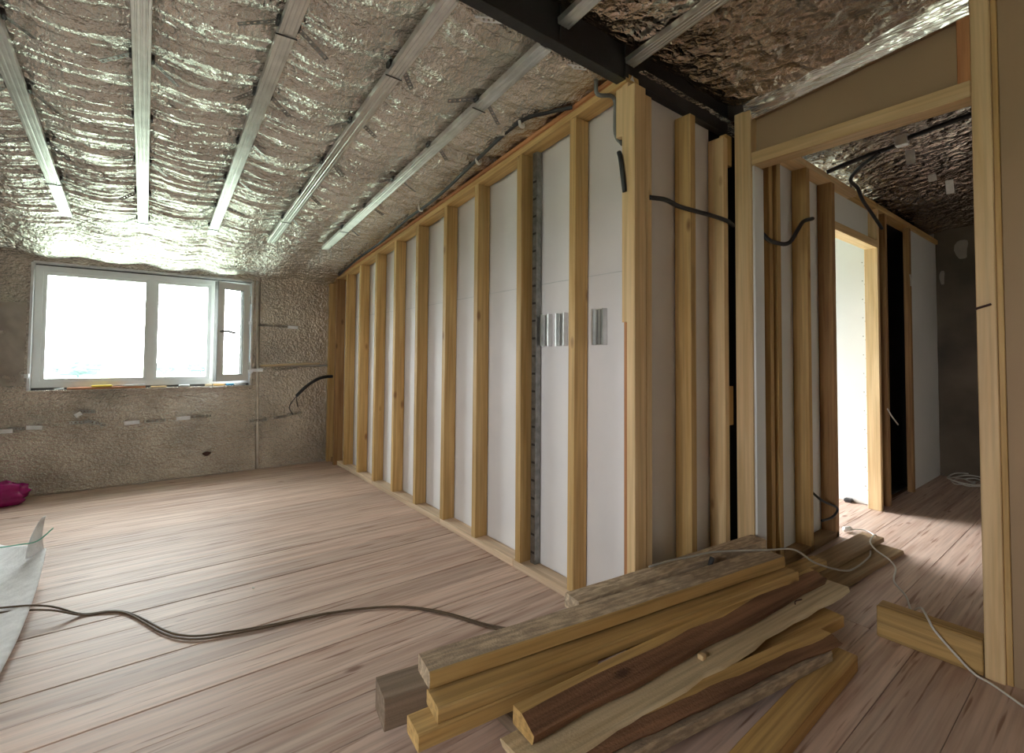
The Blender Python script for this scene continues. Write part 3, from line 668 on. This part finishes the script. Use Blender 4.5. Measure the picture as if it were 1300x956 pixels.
# ---- black beam over the corner
beam = empty('roof_beam', (XL, 1.42, 2.45)); tag(beam, 'black painted beam crossing the ceiling above the corner post', 'beam')
def bpart(o): o.parent = beam; o.matrix_basis = Matrix.Translation((-XL, -1.42, -2.45)) @ o.matrix_basis; return o
bpart(box('web', XL + 0.001, XD + 0.05, 1.386, 1.428, 2.472, 2.67, 'beam', None, 0.003))
bpart(box('bottom_flange', XL + 0.001, XA + 0.03, 1.380, 1.434, 2.460, 2.4715, 'beam', None, 0.002))
for x in (1.30, 1.70):
    bpart(box('strap_bracket', x - 0.012, x + 0.012, 1.378, 1.3855, 2.472, 2.64, 'beam', None, 0.001, 'z'))
bpart(mesh_from('fixing_plate', [(1.735 + 0.018 * math.cos(t), 1.376, 2.475 + 0.018 * math.sin(t)) for t in (1.57, 3.66, 5.76)], [[0, 1, 2]], 'clip'))

# ================================================================== CEILING CHANNELS
def channel_mesh(L):
    key = ('ch', round(L, 3))
    if key in _cache: return _cache[key]
    prof = [(-0.0300, 0.027), (-0.0300, 0.0015), (-0.0285, 0), (-0.020, 0), (-0.018, 0.003), (-0.014, 0.003), (-0.012, 0), (-0.004, 0), (-0.002, 0.002),
            (0.002, 0.002), (0.004, 0), (0.012, 0), (0.014, 0.003), (0.018, 0.003), (0.020, 0), (0.0285, 0), (0.0300, 0.0015), (0.0300, 0.027), (0.022, 0.027), (0.022, 0.0255),
            (0.0285, 0.0255), (0.0285, 0.003), (-0.0285, 0.0045), (-0.0285, 0.0255), (-0.022, 0.0255), (-0.022, 0.027)]
    vs = [(0, a, b) for a, b in prof] + [(L, a, b) for a, b in prof]; n = len(prof)
    fs = [list(range(n)), list(range(n, 2 * n))[::-1]] + [[i, n + i, n + (i + 1) % n, (i + 1) % n] for i in range(n)]
    me = bpy.data.meshes.new('channel'); me.from_pydata(vs, [], fs); me.materials.append(M['steel']); _cache[key] = me
    return me
def make_channel(x, y0, y1, z0, label, group, rows, seed, ties=()):
    rr = random.Random(seed); s = math.sqrt(1.01); L = (y1 - y0) * s
    root = empty('ceiling_channel', (x, y0, z0 - 0.1 * y0)); root.rotation_euler = (0, 0, 0)
    tilt = math.atan(-0.1)
    root.matrix_world = Matrix.Translation((x, y0, z0 - 0.1 * y0)) @ Matrix.Rotation(math.pi / 2, 4, 'Z') @ Matrix.Rotation(-tilt, 4, 'Y')
    tag(root, label, 'ceiling channel', group)
    link('rail', channel_mesh(L), None, root)          # local X along the slope, local Y = world -X, local Z up
    for i, yr in enumerate(rows):
        u = (yr - y0) * s
        br = link('hanger', box_mesh(0.04, 0.082, 0.026, 'tie', 0.004), None, root); br.location = (u, 0, 0.030)
        for sd in (-1, 1):
            if rr.random() < 0.12: continue
            Ls = rr.choice((0.10, 0.125, 0.14)); me = perf_strap(Ls, 0.022, 0.0016, 6)
            leg = link('strap', me, None, br)
            yaw = sd * (math.pi / 2 - rr.uniform(0.35, 0.95)); drop = rr.uniform(0.08, 0.32)
            leg.matrix_basis = Matrix.Translation((0, sd * 0.033, -0.004)) @ Matrix.Rotation(yaw, 4, 'Z') @ Matrix.Rotation(drop, 4, 'Y') @ Matrix.Rotation(rr.uniform(-0.4, 0.4), 4, 'X')
        if i in ties:
            t = link('tie_wire', box_mesh(0.005, 0.075, 0.004, 'tie', 0.0005), None, root); t.location = (u + 0.03, 0, -0.002); t.rotation_euler = (0, 0, rr.uniform(-0.15, 0.15))
    return root
Gc = 'steel channels on the foil ceiling'
make_channel(CHX[0], 1.436, 4.50, 2.60, 'steel ceiling channel nearest the left edge, leading down towards the window', Gc, HY_ROWS, 1, (4,))
make_channel(CHX[1], 1.436, 4.55, 2.60, 'steel ceiling channel running straight down above the window centre', Gc, HY_ROWS + [4.38], 2, (5,))
make_channel(CHX[2], 1.436, 4.48, 2.60, 'third steel ceiling channel from the left, ending above the window casement', Gc, HY_ROWS + [4.3], 3, (0, 5))
make_channel(CHX[3], 1.436, 4.46, 2.60, 'fourth steel ceiling channel from the left, meeting the black beam at the top edge', Gc, HY_ROWS, 4, (0, 4))
make_channel(CHX[4], 1.436, 4.44, 2.60, 'steel ceiling channel closest to the long stud wall', Gc, HY_ROWS, 5, (0, 4))
make_channel(1.30, -1.6, 1.375, 2.668, 'steel ceiling channel on the near side of the beam at the top edge', Gc, [-0.3, 0.5], 6)
make_channel(1.715, -1.6, 1.375, 2.668, 'steel ceiling channel meeting the beam above the corner post', Gc, [-0.3, 0.4], 7)
# straps hanging straight down near the channel ends, by the stud wall
for (x, y) in ((1.27, 4.30), (1.34, 4.22), (1.24, 4.52), (0.86, 4.40)):
    o = link('hanger_strap', perf_strap(0.115, 0.014, 0.0016, 6), None, None)
    o.matrix_world = Matrix.Translation((x, y, zc(y, 2.615))) @ Matrix.Rotation(math.pi / 2, 4, 'Y') @ Matrix.Rotation(0.5, 4, 'X')
    lab = {1.27: 'thin steel strap hanging left of its twin by the end channel', 1.34: 'thin steel strap hanging right of its twin by the end channel',
           1.24: 'thin steel strap hanging past the end of the channel by the stud wall', 0.86: 'thin steel strap hanging at the end of the fourth channel'}[x]
    tag(o, lab, 'strap', 'straps hanging from the ceiling')
# bright perforated plates on the foil beside the beam
for (px, py, lab) in ((604, 24, 'small perforated steel plate on the foil left of the beam, upper'), (716, 84, 'small perforated steel plate on the foil by the beam, near the corner post')):
    p = at(px, py, 'y', 1.50)
    o = link('perforated_plate', perf_strap(0.10, 0.03, 0.0016, 5), None, None); o.data = o.data.copy(); o.data.materials.clear(); o.data.materials.append(M['strap_wht'])
    o.matrix_world = Matrix.Translation(p) @ Matrix.Rotation(-0.75, 4, 'Z') @ Matrix.Rotation(0.15, 4, 'Y'); tag(o, lab, 'plate', 'perforated plates by the beam')

# ================================================================== CONDUITS AND CABLES
c1 = tube('cable_conduit', [(1.64, 5.25, zc(5.25, 2.60)), (1.624, 4.6, zc(4.6, 2.615)), (1.61, 4.0, zc(4.0, 2.60)), (1.593, 3.45, zc(3.45, 2.615)), (1.578, 2.93, zc(2.93, 2.60)), (1.548, 2.41, zc(2.41, 2.618)), (1.52, 1.96, zc(1.96, 2.625)),
                            (1.60, 1.80, zc(1.80, 2.63)), (1.67, 1.70, zc(1.70, 2.628))], 0.011, 'conduit', None, 10, 8, 0.14)
tag(c1, 'dark grey conduit clipped along the ceiling edge above the stud wall', 'conduit')
for (x, y, lab) in ((1.556, 2.38, 'white conduit clip halfway up the ceiling edge conduit'), (1.53, 1.93, 'white conduit clip nearest the bend of the ceiling edge conduit'), (1.585, 3.2, 'white conduit clip lowest on the ceiling edge conduit')):
    o = tube('conduit_clip', [(x - 0.016, y, zc(y, 2.625)), (x - 0.010, y, zc(y, 2.600)), (x + 0.010, y, zc(y, 2.598)), (x + 0.018, y + 0.01, zc(y, 2.620))], 0.0075, 'clip', None, 4); tag(o, lab, 'clip', 'white clips on the conduit')
c2 = tube('cable_conduit', [at(757, 99, 'y', 1.52), at(757, 116, 'y', 1.50), at(762, 121, 'y', 1.485), at(776, 122, 'y', 1.478), at(781, 130, 'y', 1.478), at(781, 150, 'y', 1.478), at(782, 172, 'y', 1.478), at(790, 183, 'y', 1.44)], 0.0095, 'conduit_lt', None, 8)
tag(c2, 'light grey conduit bent over the cripple studs left of the corner post', 'conduit')
c3 = tube('cable_conduit', [(XA + 0.002, YC + 0.09, 2.14), (XA - 0.004, YC + 0.075, 2.10), (XA - 0.003, YC + 0.065, 2.03), (XA + 0.008, YC + 0.062, 1.95)], 0.011, 'conduit', None, 8)
tag(c3, 'short black conduit hanging just left of the corner post', 'conduit')
c4 = tube('cable_conduit', [(1.80, YC - 0.0, 1.93), (1.90, YC - 0.015, 1.935), (2.0, YC - 0.016, 1.925), (2.16, YC - 0.016, 1.93), (2.30, YC - 0.016, 1.935), (2.45, YC - 0.015, 1.935), (2.53, YC - 0.005, 1.925)], 0.0115, 'conduit', None, 8, 8, 0.1)
tag(c4, 'black conduit crossing the studs under the beam right of the corner post', 'conduit')
c5 = tube('cable_conduit', [(2.67, YB - 0.016, 1.885), (2.75, YB - 0.016, 1.862), (2.85, YB - 0.016, 1.862), (2.95, YB - 0.016, 1.872), (3.03, YB - 0.017, 1.905), (3.12, YB - 0.02, 1.99), (3.2, YB - 0.02, 2.05), (3.33, YB - 0.022, 2.09)], 0.0125, 'conduit', None, 8, 8, 0.1)
tag(c5, 'black conduit curving up across the corridor studs behind the doorway', 'conduit')
zq = lambda y: 2.60 - 0.1 * y
c6 = tube('cable_conduit', [(3.60, 1.24, zq(1.24) - 0.02), (3.63, 1.15, zq(1.15) + 0.0), (3.64, 1.0, zq(1.0) + 0.01), (3.62, 0.88, zq(.88)), (3.57, 0.80, zq(.8)), (3.56, 0.65, zq(.65)), (3.56, 0.40, zq(.4)), (3.56, 0.1, zq(.1))], 0.016, 'conduit', None, 8, 8, 0.1)
tag(c6, 'thick black conduit under the corridor ceiling seen through the doorway', 'conduit')
c7 = tube('cable_conduit', [(3.62, 0.95, zq(.95) - 0.005), (3.72, 1.08, zq(1.08) - 0.015), (3.85, 1.18, zq(1.2) - 0.03), (4.05, 1.20, 2.44), (4.2, 1.215, 2.39), (4.45, 1.225, 2.33), (4.72, 1.235, 2.265)], 0.0125, 'conduit', None, 8, 8, 0.1)
tag(c7, 'black conduit branching from the corridor ceiling down to the lit opening', 'conduit')
cb = box('cable_bracket', 3.55, 3.60, 0.80, 0.86, zq(.83) - 0.03, zq(.83) + 0.03, 'strap_wht', None, 0.003); tag(cb, 'silver bracket holding the thick corridor conduit', 'bracket')
for (px, py, L, lab) in ((1155, 194, 0.075, 'white strap hanging from the corridor ceiling near the conduit'), (1205, 232, 0.085, 'white strap hanging from the corridor ceiling nearer the dark end wall'), (1183, 225, 0.03, 'tiny white strap between the two hanging corridor straps')):
    p = on_slope(px, py, 2.615)
    o = bar('hanger_strap', p + Vector((0, 0, 0.02)), p + Vector((0.0, -0.006, -L)), 0.045, 0.002, 'strap_wht', None, (1, 0.3, 0), 0); tag(o, lab, 'strap', 'straps on the corridor ceiling')
# loose black cable at the far corner
c8 = tube('wall_cable', [(XA - 0.02, 5.52, 0.965), (1.58, 5.50, 0.96), (1.50, 5.50, 0.935), (1.40, 5.50, 0.87), (1.32, 5.51, 0.79), (1.295, 5.51, 0.76)], 0.017, 'conduit', None, 8); tag(c8, 'black sleeved cable poking out of the far corner stud', 'cable')
tube('wire_end', [(1.295, 5.51, 0.76), (1.25, 5.53, 0.69), (1.235, 5.54, 0.63), (1.27, 5.53, 0.56)], 0.004, 'conduit', c8, 6)
tube('wire_end', [(1.295, 5.51, 0.76), (1.305, 5.53, 0.70), (1.32, 5.55, 0.64)], 0.0035, 'conduit', c8, 6)
# brown cable, doubled, across the floor
fl = [(0, 789), (60, 786), (105, 780), (140, 776), (162, 778), (183, 788), (205, 801), (225, 808), (252, 809.5), (290, 804), (340, 795), (420, 778), (500, 770), (560, 777), (630, 797)]
pts = [at(a, b, 'z', 0.006) for a, b in fl]
pts = [Vector((-1.6, 3.5, 0.006)), Vector((-0.9, 3.25, 0.02))] + pts + [Vector((1.36, 1.57, 0.03))]
br = empty('floor_cable', (0.2, 2.6, 0)); tag(br, 'thin brown double cable snaking across the plank floor', 'cable')
for k in range(2):
    q = [p + Vector((0.005 * math.sin(i * 0.7 + k * 2), (k - 0.5) * (0.018 + 0.012 * math.sin(i * 0.8)), 0.0)) for i, p in enumerate(pts)]
    for i, p in enumerate(q):
        if p.x < -0.30: p.z = 0.05 + 0.01 * k
    q = [p - Vector((0.2, 2.6, 0)) for p in q]
    tube('strand', q, 0.0045, 'brown_wire', br, 8, 6)
# white flex over the lumber and out through the doorway
wc1 = tube('white_flex', [at(1077, 672, 'z', 0.012), (4.02, 1.18, 0.008), (3.95, 1.10, 0.008), (3.84, 1.06, 0.03), (3.76, 1.05, 0.072), (3.60, 1.03, 0.072), (3.52, 0.98, 0.055), (3.46, 0.90, 0.04), (3.42, 0.86, 0.012), at(1135, 738, 'z', 0.007), (3.085, 0.736, 0.007), (2.87, 0.665, 0.03), (2.70, 0.60, 0.12), (2.645, 0.575, 0.143), (2.56, 0.538, 0.141), (2.54, 0.515, 0.115), (2.535, 0.46, 0.06), (2.525, 0.40, 0.012), (2.50, 0.34, 0.007), (2.35, 0.16, 0.007)], 0.0045, 'white_wire', None, 8, 6)
tag(wc1, 'white flex running from the plug over the floor past the right doorway post', 'cable')
tube('plug', [at(1072, 672, 'z', 0.02), at(1079, 671, 'z', 0.02)], 0.018, 'clip', wc1, 2)
wc2 = tube('white_flex', [(1.73, 1.285, 0.308), (1.85, 1.262, 0.312), (1.95, 1.235, 0.312), (2.1, 1.19, 0.314), (2.3, 1.06, 0.316), (2.42, 0.99, 0.312), (2.53, 0.94, 0.24), (2.75, 0.905, 0.16), (3.1, 0.96, 0.06), (3.40, 0.98, 0.04), (3.5, 1.0, 0.045)], 0.0045, 'grey_wire', None, 8, 6)
tag(wc2, 'grey flex lying along the top of the lumber pile from the corner post', 'cable')
coil = empty('cable_coil', (6.35, 1.05, 0)); tag(coil, 'loose coil of white cable at the foot of the dark end wall', 'cable')
rc = random.Random(5)
for k in range(4):
    r = 0.10 + 0.05 * k; ph = rc.uniform(0, 6)
    tube('loop', [(r * 1.2 * math.cos(t + ph) + rc.uniform(-.02, .02), r * 0.8 * math.sin(t + ph) - 0.03 * k, 0.006 + 0.012 * k + 0.02 * abs(math.sin(t * 1.5 + k))) for t in np.linspace(0, 5.6, 9)], 0.006, 'white_wire', coil, 6, 6)
# thin white wire by the black gap
wt = tube('thin_wire', [(4.82, YB - 0.004, 0.80), (4.86, YB - 0.02, 0.74), (4.93, YB - 0.03, 0.69), (4.99, YB - 0.03, 0.66)], 0.005, 'white_wire', None, 6); tag(wt, 'short thin white wire sticking out beside the black gap', 'wire')
wt = tube('thin_wire', [(5.53, YB - 0.006, 1.98), (5.44, YB - 0.03, 1.93), (5.40, YB - 0.04, 1.86)], 0.005, 'white_wire', None, 6); tag(wt, 'thin wire sticking out high on the stud right of the black gap', 'wire')

# ================================================================== METAL BRACKETS ON THE MEMBRANE
def steel_box(name, y0, y1, z0, z1, depth, label):
    t = 0.0015; x1 = XM + 0.0015; x0 = x1 - depth
    root = empty(name, (x1, (y0 + y1) / 2, z0)); tag(root, label, 'bracket', 'short steel channel pieces on the membrane')
    inv = Matrix.Translation((-x1, -(y0 + y1) / 2, -z0))
    def pp(o): o.parent = root; o.matrix_basis = inv @ o.matrix_basis
    pp(multi_box('back_plate', [(x1 - t, x1, y0, y1, z0, z1)], 'steel'))
    pp(multi_box('flange', [(x0, x1 - t, y0, y0 + t, z0, z1), (x0, x0 + t, y0 + t, y0 + 0.008, z0, z1)], 'steel'))
    pp(multi_box('flange', [(x0, x1 - t, y1 - t, y1, z0, z1), (x0, x0 + t, y1 - 0.008, y1 - t, z0, z1)], 'steel'))
    for k in (0.2, 0.5, 0.8): pp(multi_box('rib', [(x1 - 2.5 * t, x1 - t, y0 + (y1 - y0) * k - 0.002, y0 + (y1 - y0) * k + 0.002, z0 + 0.004, z1 - 0.004)], 'strap'))
steel_box('steel_bracket', 1.972, 2.040, 1.262, 1.440, 0.03, 'bright steel channel piece on the membrane, left of the pair beside the nearest full stud')
steel_box('steel_bracket', 1.848, 1.916, 1.262, 1.440, 0.03, 'steel channel piece on the membrane right against the nearest full stud')
steel_box('steel_bracket', 1.572, 1.650, 1.262, 1.442, 0.03, 'steel channel piece alone on the membrane next to the corner post')

# ================================================================== LUMBER PILE
def lumber(name, p0, p1, w, h, mats, label, seed, wav=0.002, near=0.0, bow=0.0, taper=0.0, group='loose boards in the lumber pile', n=18, chip=0.0, bark=0.0):
    """board whose top centre line runs p0 -> p1; near = waviness of its live edge on the side facing the doorway post"""
    p0, p1 = Vector(p0), Vector(p1); L = (p1 - p0).length; x = (p1 - p0) / L
    y = Vector((0, 0, 1)).cross(x).normalized(); z = x.cross(y)
    rg = random.Random(seed); vs, fs = [], []
    ph = rg.uniform(0, 50)
    c = min(0.004, h * 0.12)
    for i in range(n + 1):
        t = i / n; s = t * L
        nz = lambda k, f=3.0: noise.noise(Vector((s * f + ph, k * 7.3, 0.5)))
        wl_ = w / 2 * (1 + taper * (t - 0.5)) + wav * nz(1, 5); wr_ = w / 2 * (1 + taper * (t - 0.5)) + wav * nz(2, 5) + near * (nz(3, 3.2) + 0.5 * nz(4, 9))
        zt = wav * 0.6 * nz(5) + bow * 4 * t * (1 - t); zb = -h + wav * 0.6 * nz(6) + bow * 4 * t * (1 - t)
        und = near * 0.5
        e = chip * (nz(8, 20)) if i in (0, n) else 0
        bw = bark * w * (1 + 0.5 * nz(7, 4))
        ring = [(-wr_ + max(c, bw), zt), (wl_ - c, zt), (wl_, zt - c), (wl_, zb + c), (wl_ - c, zb), (-wr_ + c + und, zb), (-wr_ + und, zb + c), (-wr_ - und * 0.4, zt - h * 0.45), (-wr_ + bw * 0.25, zt - max(c, h * 0.32 * (bark > 0)))]
        for j, (a, b) in enumerate(ring):
            ex = chip * noise.noise(Vector((j * 3.1 + ph, i, 2.0))) if i in (0, n) else 0
            vs.append((s + ex, a, b))
    m = 9
    mi = []
    for i in range(n):
        for j in range(m):
            fs.append([i * m + j, i * m + (j + 1) % m, (i + 1) * m + (j + 1) % m, (i + 1) * m + j]); mi.append(1 if (len(mats) > 1 and j in (5, 6, 7, 8)) else 0)
    fs.append(list(range(m))[::-1]); fs.append([n * m + j for j in range(m)]); mi += [0, 0]
    me = bpy.data.meshes.new(name); me.from_pydata(vs, [], fs)
    for k in mats: me.materials.append(M[k])
    me.polygons.foreach_set('material_index', mi)
    bm = bmesh.new(); bm.from_mesh(me); bmesh.ops.recalc_face_normals(bm, faces=bm.faces[:]); bm.to_mesh(me); bm.free()
    o = link(name, me); o.matrix_world = Matrix.Translation(p0) @ Matrix((x, y, z)).transposed().to_4x4()
    return tag(o, label, 'board', group)
# bearers on the floor
lumber('bearer', (0.98, 0.98, 0.05), (0.98, 1.46, 0.05), 0.06, 0.0495, ['dirty'], 'short dark bearer under the left end of the lumber pile', 90, group='bearers under the lumber pile')
lumber('bearer', (1.62, 0.94, 0.05), (1.62, 1.30, 0.05), 0.06, 0.0495, ['dirty'], 'short dark bearer under the middle of the lumber pile', 91, group='bearers under the lumber pile')
# bottom layers
lumber('board', (0.615, 1.478, 0.15), (1.60, 1.325, 0.15), 0.12, 0.10, ['dirty'], 'dark weathered board sticking out lowest at the left end of the pile', 1, chip=0.006)
lumber('board', (1.75, 1.08, 0.028), (3.74, 0.962, 0.028), 0.13, 0.026, ['brownboard'], 'thin brown plank reaching farthest onto the lit corridor floor, underneath', 2, 0.003, taper=0.0, chip=0.03)
lumber('board', (1.75, 1.17, 0.060), (3.79, 1.07, 0.060), 0.12, 0.03, ['brownboard'], 'flat brown board ending on the lit corridor floor with flex across it', 3, 0.003)
lumber('board', (0.75, 1.04, 0.10), (2.41, 0.828, 0.10), 0.085, 0.05, ['yellow'], 'short yellow board end jutting under the pale wavy slab', 4)
lumber('board', (0.70, 0.68, 0.062), (2.20, 0.722, 0.062), 0.09, 0.061, ['yellow'], 'thick yellow squared timber lowest at the right front of the pile', 5, chip=0.004)
lumber('board', (0.95, 0.93, 0.104), (2.08, 0.752, 0.104), 0.07, 0.04, ['sawn'], 'narrow pale board below the bark knotted slab', 6)
lumber('slab', (0.95, 0.955, 0.142), (2.125, 0.745, 0.142), 0.085, 0.036, ['yellow', 'bark'], 'rough bark knotted slab at the right front of the pile', 7, 0.006, 0.016, chip=0.02, bark=0.4)
lumber('slab', (0.80, 1.02, 0.152), (2.585, 0.888, 0.157), 0.135, 0.034, ['pale'], 'pale slab with a wavy live edge', 8, 0.004, 0.026, chip=0.02)
# middle layers
lumber('board', (0.60, 1.215, 0.20), (1.225, 1.155, 0.20), 0.09, 0.048, ['yellow'], 'short yellow board with a round knot at its end near the bottom edge', 9)
lumber('board', (1.245, 1.18, 0.200), (2.72, 0.995, 0.198), 0.075, 0.043, ['yellow'], 'yellow board sticking out to the right beside the bark edged slab', 10)
lumber('slab', (0.85, 1.050, 0.213), (2.52, 0.938, 0.210), 0.098, 0.052, ['yellow', 'bark'], 'long slab with a dark reddish bark edge', 11, 0.005, 0.010, chip=0.01, bark=0.55)
lumber('board', (0.66, 1.218, 0.243), (2.36, 0.988, 0.243), 0.092, 0.042, ['yellow'], 'straight yellow board directly below the broad rough sawn beam', 12)
# top layer
lumber('board', (0.668, 1.287, 0.304), (2.33, 1.04, 0.304), 0.104, 0.05, ['sawn', 'yellow'], 'long rough sawn timber with yellow edge on top of the pile', 13, 0.003, chip=0.008)
lumber('board', (1.287, 1.304, 0.303), (2.47, 1.178, 0.303), 0.084, 0.052, ['sawn'], 'rough sawn board on top of the pile against the corner post', 14, 0.003, chip=0.006)
# nails and chips on the boards
for (x, y, z, a, lab) in ((2.22, 0.905, 0.157, 0.6, 'bent nail near the right end of the pale slab'), (1.93, 0.955, 0.156, 0.9, 'bent nail in the middle of the pale slab')):
    o = tube('nail', [(x, y, z - 0.002), (x + 0.002, y, z + 0.012), (x + 0.03 * math.cos(a), y - 0.03 * math.sin(a), z + 0.02)], 0.0022, 'nail', None, 4, 6); tag(o, lab, 'nail', 'nails in the pale slab')
o = box('wood_chip', 1.55, 1.572, 0.93, 0.952, 0.155, 0.172, 'planed', None, 0.002); tag(o, 'small light wood chip lying on the pale slab', 'wood chip')
o = tube('cable_end', [(1.99, 1.158, 0.29), (2.0, 1.153, 0.325)], 0.011, 'tie', None, 2); tag(o, 'small black plug standing in the gap between the two top boards', 'plug')

# ================================================================== LOOSE THINGS
# white felt sheet, edge curled up
def felt_fn(U, V):
    # U: 0 (right edge) .. 1 (left) ; V: 0 near .. 1 far
    ye = 2.15 + (1.50 + 0.9 * np.clip(U * 3, 0, 1)) * V
    edge = -0.415 + 0.03 * np.sin(np.clip(V, 0, 1) * 2.9)
    X = edge - 1.25 * U 
    Z = 0.006 + (0.012 + 0.105 * V ** 2.2) * np.exp(-(U / 0.16) ** 2) + 0.010 * fbm(U * 5, V * 7, 12)
    return X, ye, Z
felt = grid('felt_sheet', felt_fn, np.linspace(0, 1, 60), np.linspace(0, 1, 80), 'felt'); tag(felt, 'white felt underlay sheet curling up at the left edge of the floor', 'sheet')
sm = felt.modifiers.new('thickness', 'SOLIDIFY'); sm.thickness = 0.005
fd = grid('curled_tip', lambda U, V: (-0.485 + (0.075 * U) * (1 - 0.85 * V) + 0.055 * V ** 2, 3.63 + 0.03 * U + 0.03 * V, 0.10 + 0.20 * V), np.linspace(0, 1, 10), np.linspace(0, 1, 12), 'felt', felt)
s2 = fd.modifiers.new('thickness', 'SOLIDIFY'); s2.thickness = 0.004
st = tube('green_string', [(-0.72, 3.72, 0.165), (-0.60, 3.68, 0.17), (-0.50, 3.62, 0.185), (-0.455, 3.60, 0.19), (-0.425, 3.62, 0.20), (-0.385, 3.66, 0.235)], 0.0035, 'string', None, 6, 6); tag(st, 'bit of green string hanging off the felt sheet corner', 'string')
# pink bag
bm = bmesh.new(); bmesh.ops.create_icosphere(bm, subdivisions=4, radius=1)
for v in bm.verts:
    d = v.co.normalized(); r = 1 + 0.28 * noise.noise(d * 2.1 + Vector((3, 1, 7))) + 0.14 * noise.noise(d * 5.3) + 0.07 * abs(noise.noise(d * 11))
    v.co = Vector((d.x * 0.17 * r, d.y * 0.12 * r, max(0.001, 0.085 + d.z * 0.10 * r)))
me = bpy.data.meshes.new('bag'); bm.to_mesh(me); bm.free(); me.shade_smooth()
bag = link('plastic_bag', me, 'bag'); bag.location = (-0.90, 5.43, 0.0); tag(bag, 'crumpled magenta plastic bag on the floor at the foil wall', 'bag')
# things on the window sill
zs = WZ0 + 0.0005; ysl = YW + 0.0
def sill(name, x0, x1, z0, z1, mat, label, cat, dy=0.02, y0=None):
    yy = ysl - 0.02 if y0 is None else y0
    o = box(name, x0, x1, yy, yy + dy, z0, z1, mat, None, 0.002); tag(o, label, cat); return o
sill('wooden_strip', -0.54, 0.00, zs, zs + 0.018, 'orange', 'reddish brown wooden strip lying on the window sill', 'strip', 0.035)
sill('yellow_tool', -0.38, -0.24, zs + 0.0185, zs + 0.034, 'yel', 'small yellow tool on the reddish strip on the sill', 'tool', 0.022)
sill('white_tube', -0.16, 0.0, zs + 0.0185, zs + 0.034, 'lightgrey', 'long light grey tube on the reddish strip on the sill', 'tube', 0.02)
sill('wood_scrap', 0.04, 0.16, zs, zs + 0.014, 'planed', 'small pale wood scrap on the sill below the mullion', 'scrap', 0.03)
d = tube('tape_roll', [(0.30, ysl + 0.0, zs), (0.30, ysl + 0.0, zs + 0.02)], 0.045, 'lightgrey', None, 2, 20); d.scale = (1, 1, 1); tag(d, 'flat pale tape roll lying on the sill', 'tape')
sill('cardboard_scrap', 0.47, 0.53, zs, zs + 0.02, 'pale', 'pale cardboard scrap on the sill beside the casement', 'scrap', 0.03)
sill('olive_pouch', 0.54, 0.64, zs, zs + 0.02, 'yellow', 'olive yellow pouch on the sill under the casement', 'pouch', 0.03)
sd = empty('screwdriver', (0.70, ysl, zs)); tag(sd, 'blue handled screwdriver on the right end of the sill', 'screwdriver')
tube('grip', [(-0.045, 0, 0.013), (0.02, 0, 0.013)], 0.012, 'blue', sd, 4); tube('shaft', [(0.02, 0, 0.013), (0.13, 0, 0.010)], 0.005, 'lightgrey', sd, 3)
pl_ = tube('putty_knife', [(-0.62, ysl - 0.005, zs + 0.006), (-0.56, ysl - 0.005, zs + 0.012)], 0.006, 'lightgrey', None, 3); tag(pl_, 'thin grey putty knife left of the reddish strip on the sill', 'tool')
# pebble of plaster on the floor
o = box('plaster_crumb', 0.462, 0.472, 2.778, 2.788, 0.0005, 0.008, 'clip', None, 0.002); tag(o, 'tiny white plaster crumb on the middle of the floor', 'crumb')

# ================================================================== OUTDOORS
gr = grid('ground', lambda U, V: (U, V, -3.2 + 0 * U), np.linspace(-150, 150, 4), np.linspace(-100, 260, 4), 'grass'); tag(gr, 'pale meadow outside below the window', None, None, 'structure')
def tree(x, y, h, w, seed, lab):
    bm = bmesh.new(); bmesh.ops.create_icosphere(bm, subdivisions=4, radius=1)
    for v in bm.verts:
        dd = v.co.normalized(); r = 1 + 0.35 * noise.noise(dd * 2.3 + Vector((seed, 0, 0))) + 0.2 * noise.noise(dd * 6 + Vector((0, seed, 0)))
        v.co = Vector((dd.x * w * r, dd.y * w * 0.7 * r, h * 0.6 + dd.z * h * 0.4 * r))
    me = bpy.data.meshes.new('crown'); bm.to_mesh(me); bm.free()
    root = empty('distant_tree', (x, y, -3.2)); tag(root, lab, 'tree', 'distant trees outside the window')
    link('crown', me, 'treeleaf', root)
    tube('trunk', [(0, 0, 0), (0, 0, h * 0.4)], w * 0.06, 'treeleaf', root, 2)
tree(-9.2, 110, 3.3, 3.2, 1, 'hazy distant tree seen low in the large left pane')
tree(3.2, 120, 3.0, 1.8, 3, 'hazy distant tree low in the middle pane next to the mullion')
tree(9.5, 125, 2.9, 2.6, 4, 'hazy distant tree low at the right of the middle pane')
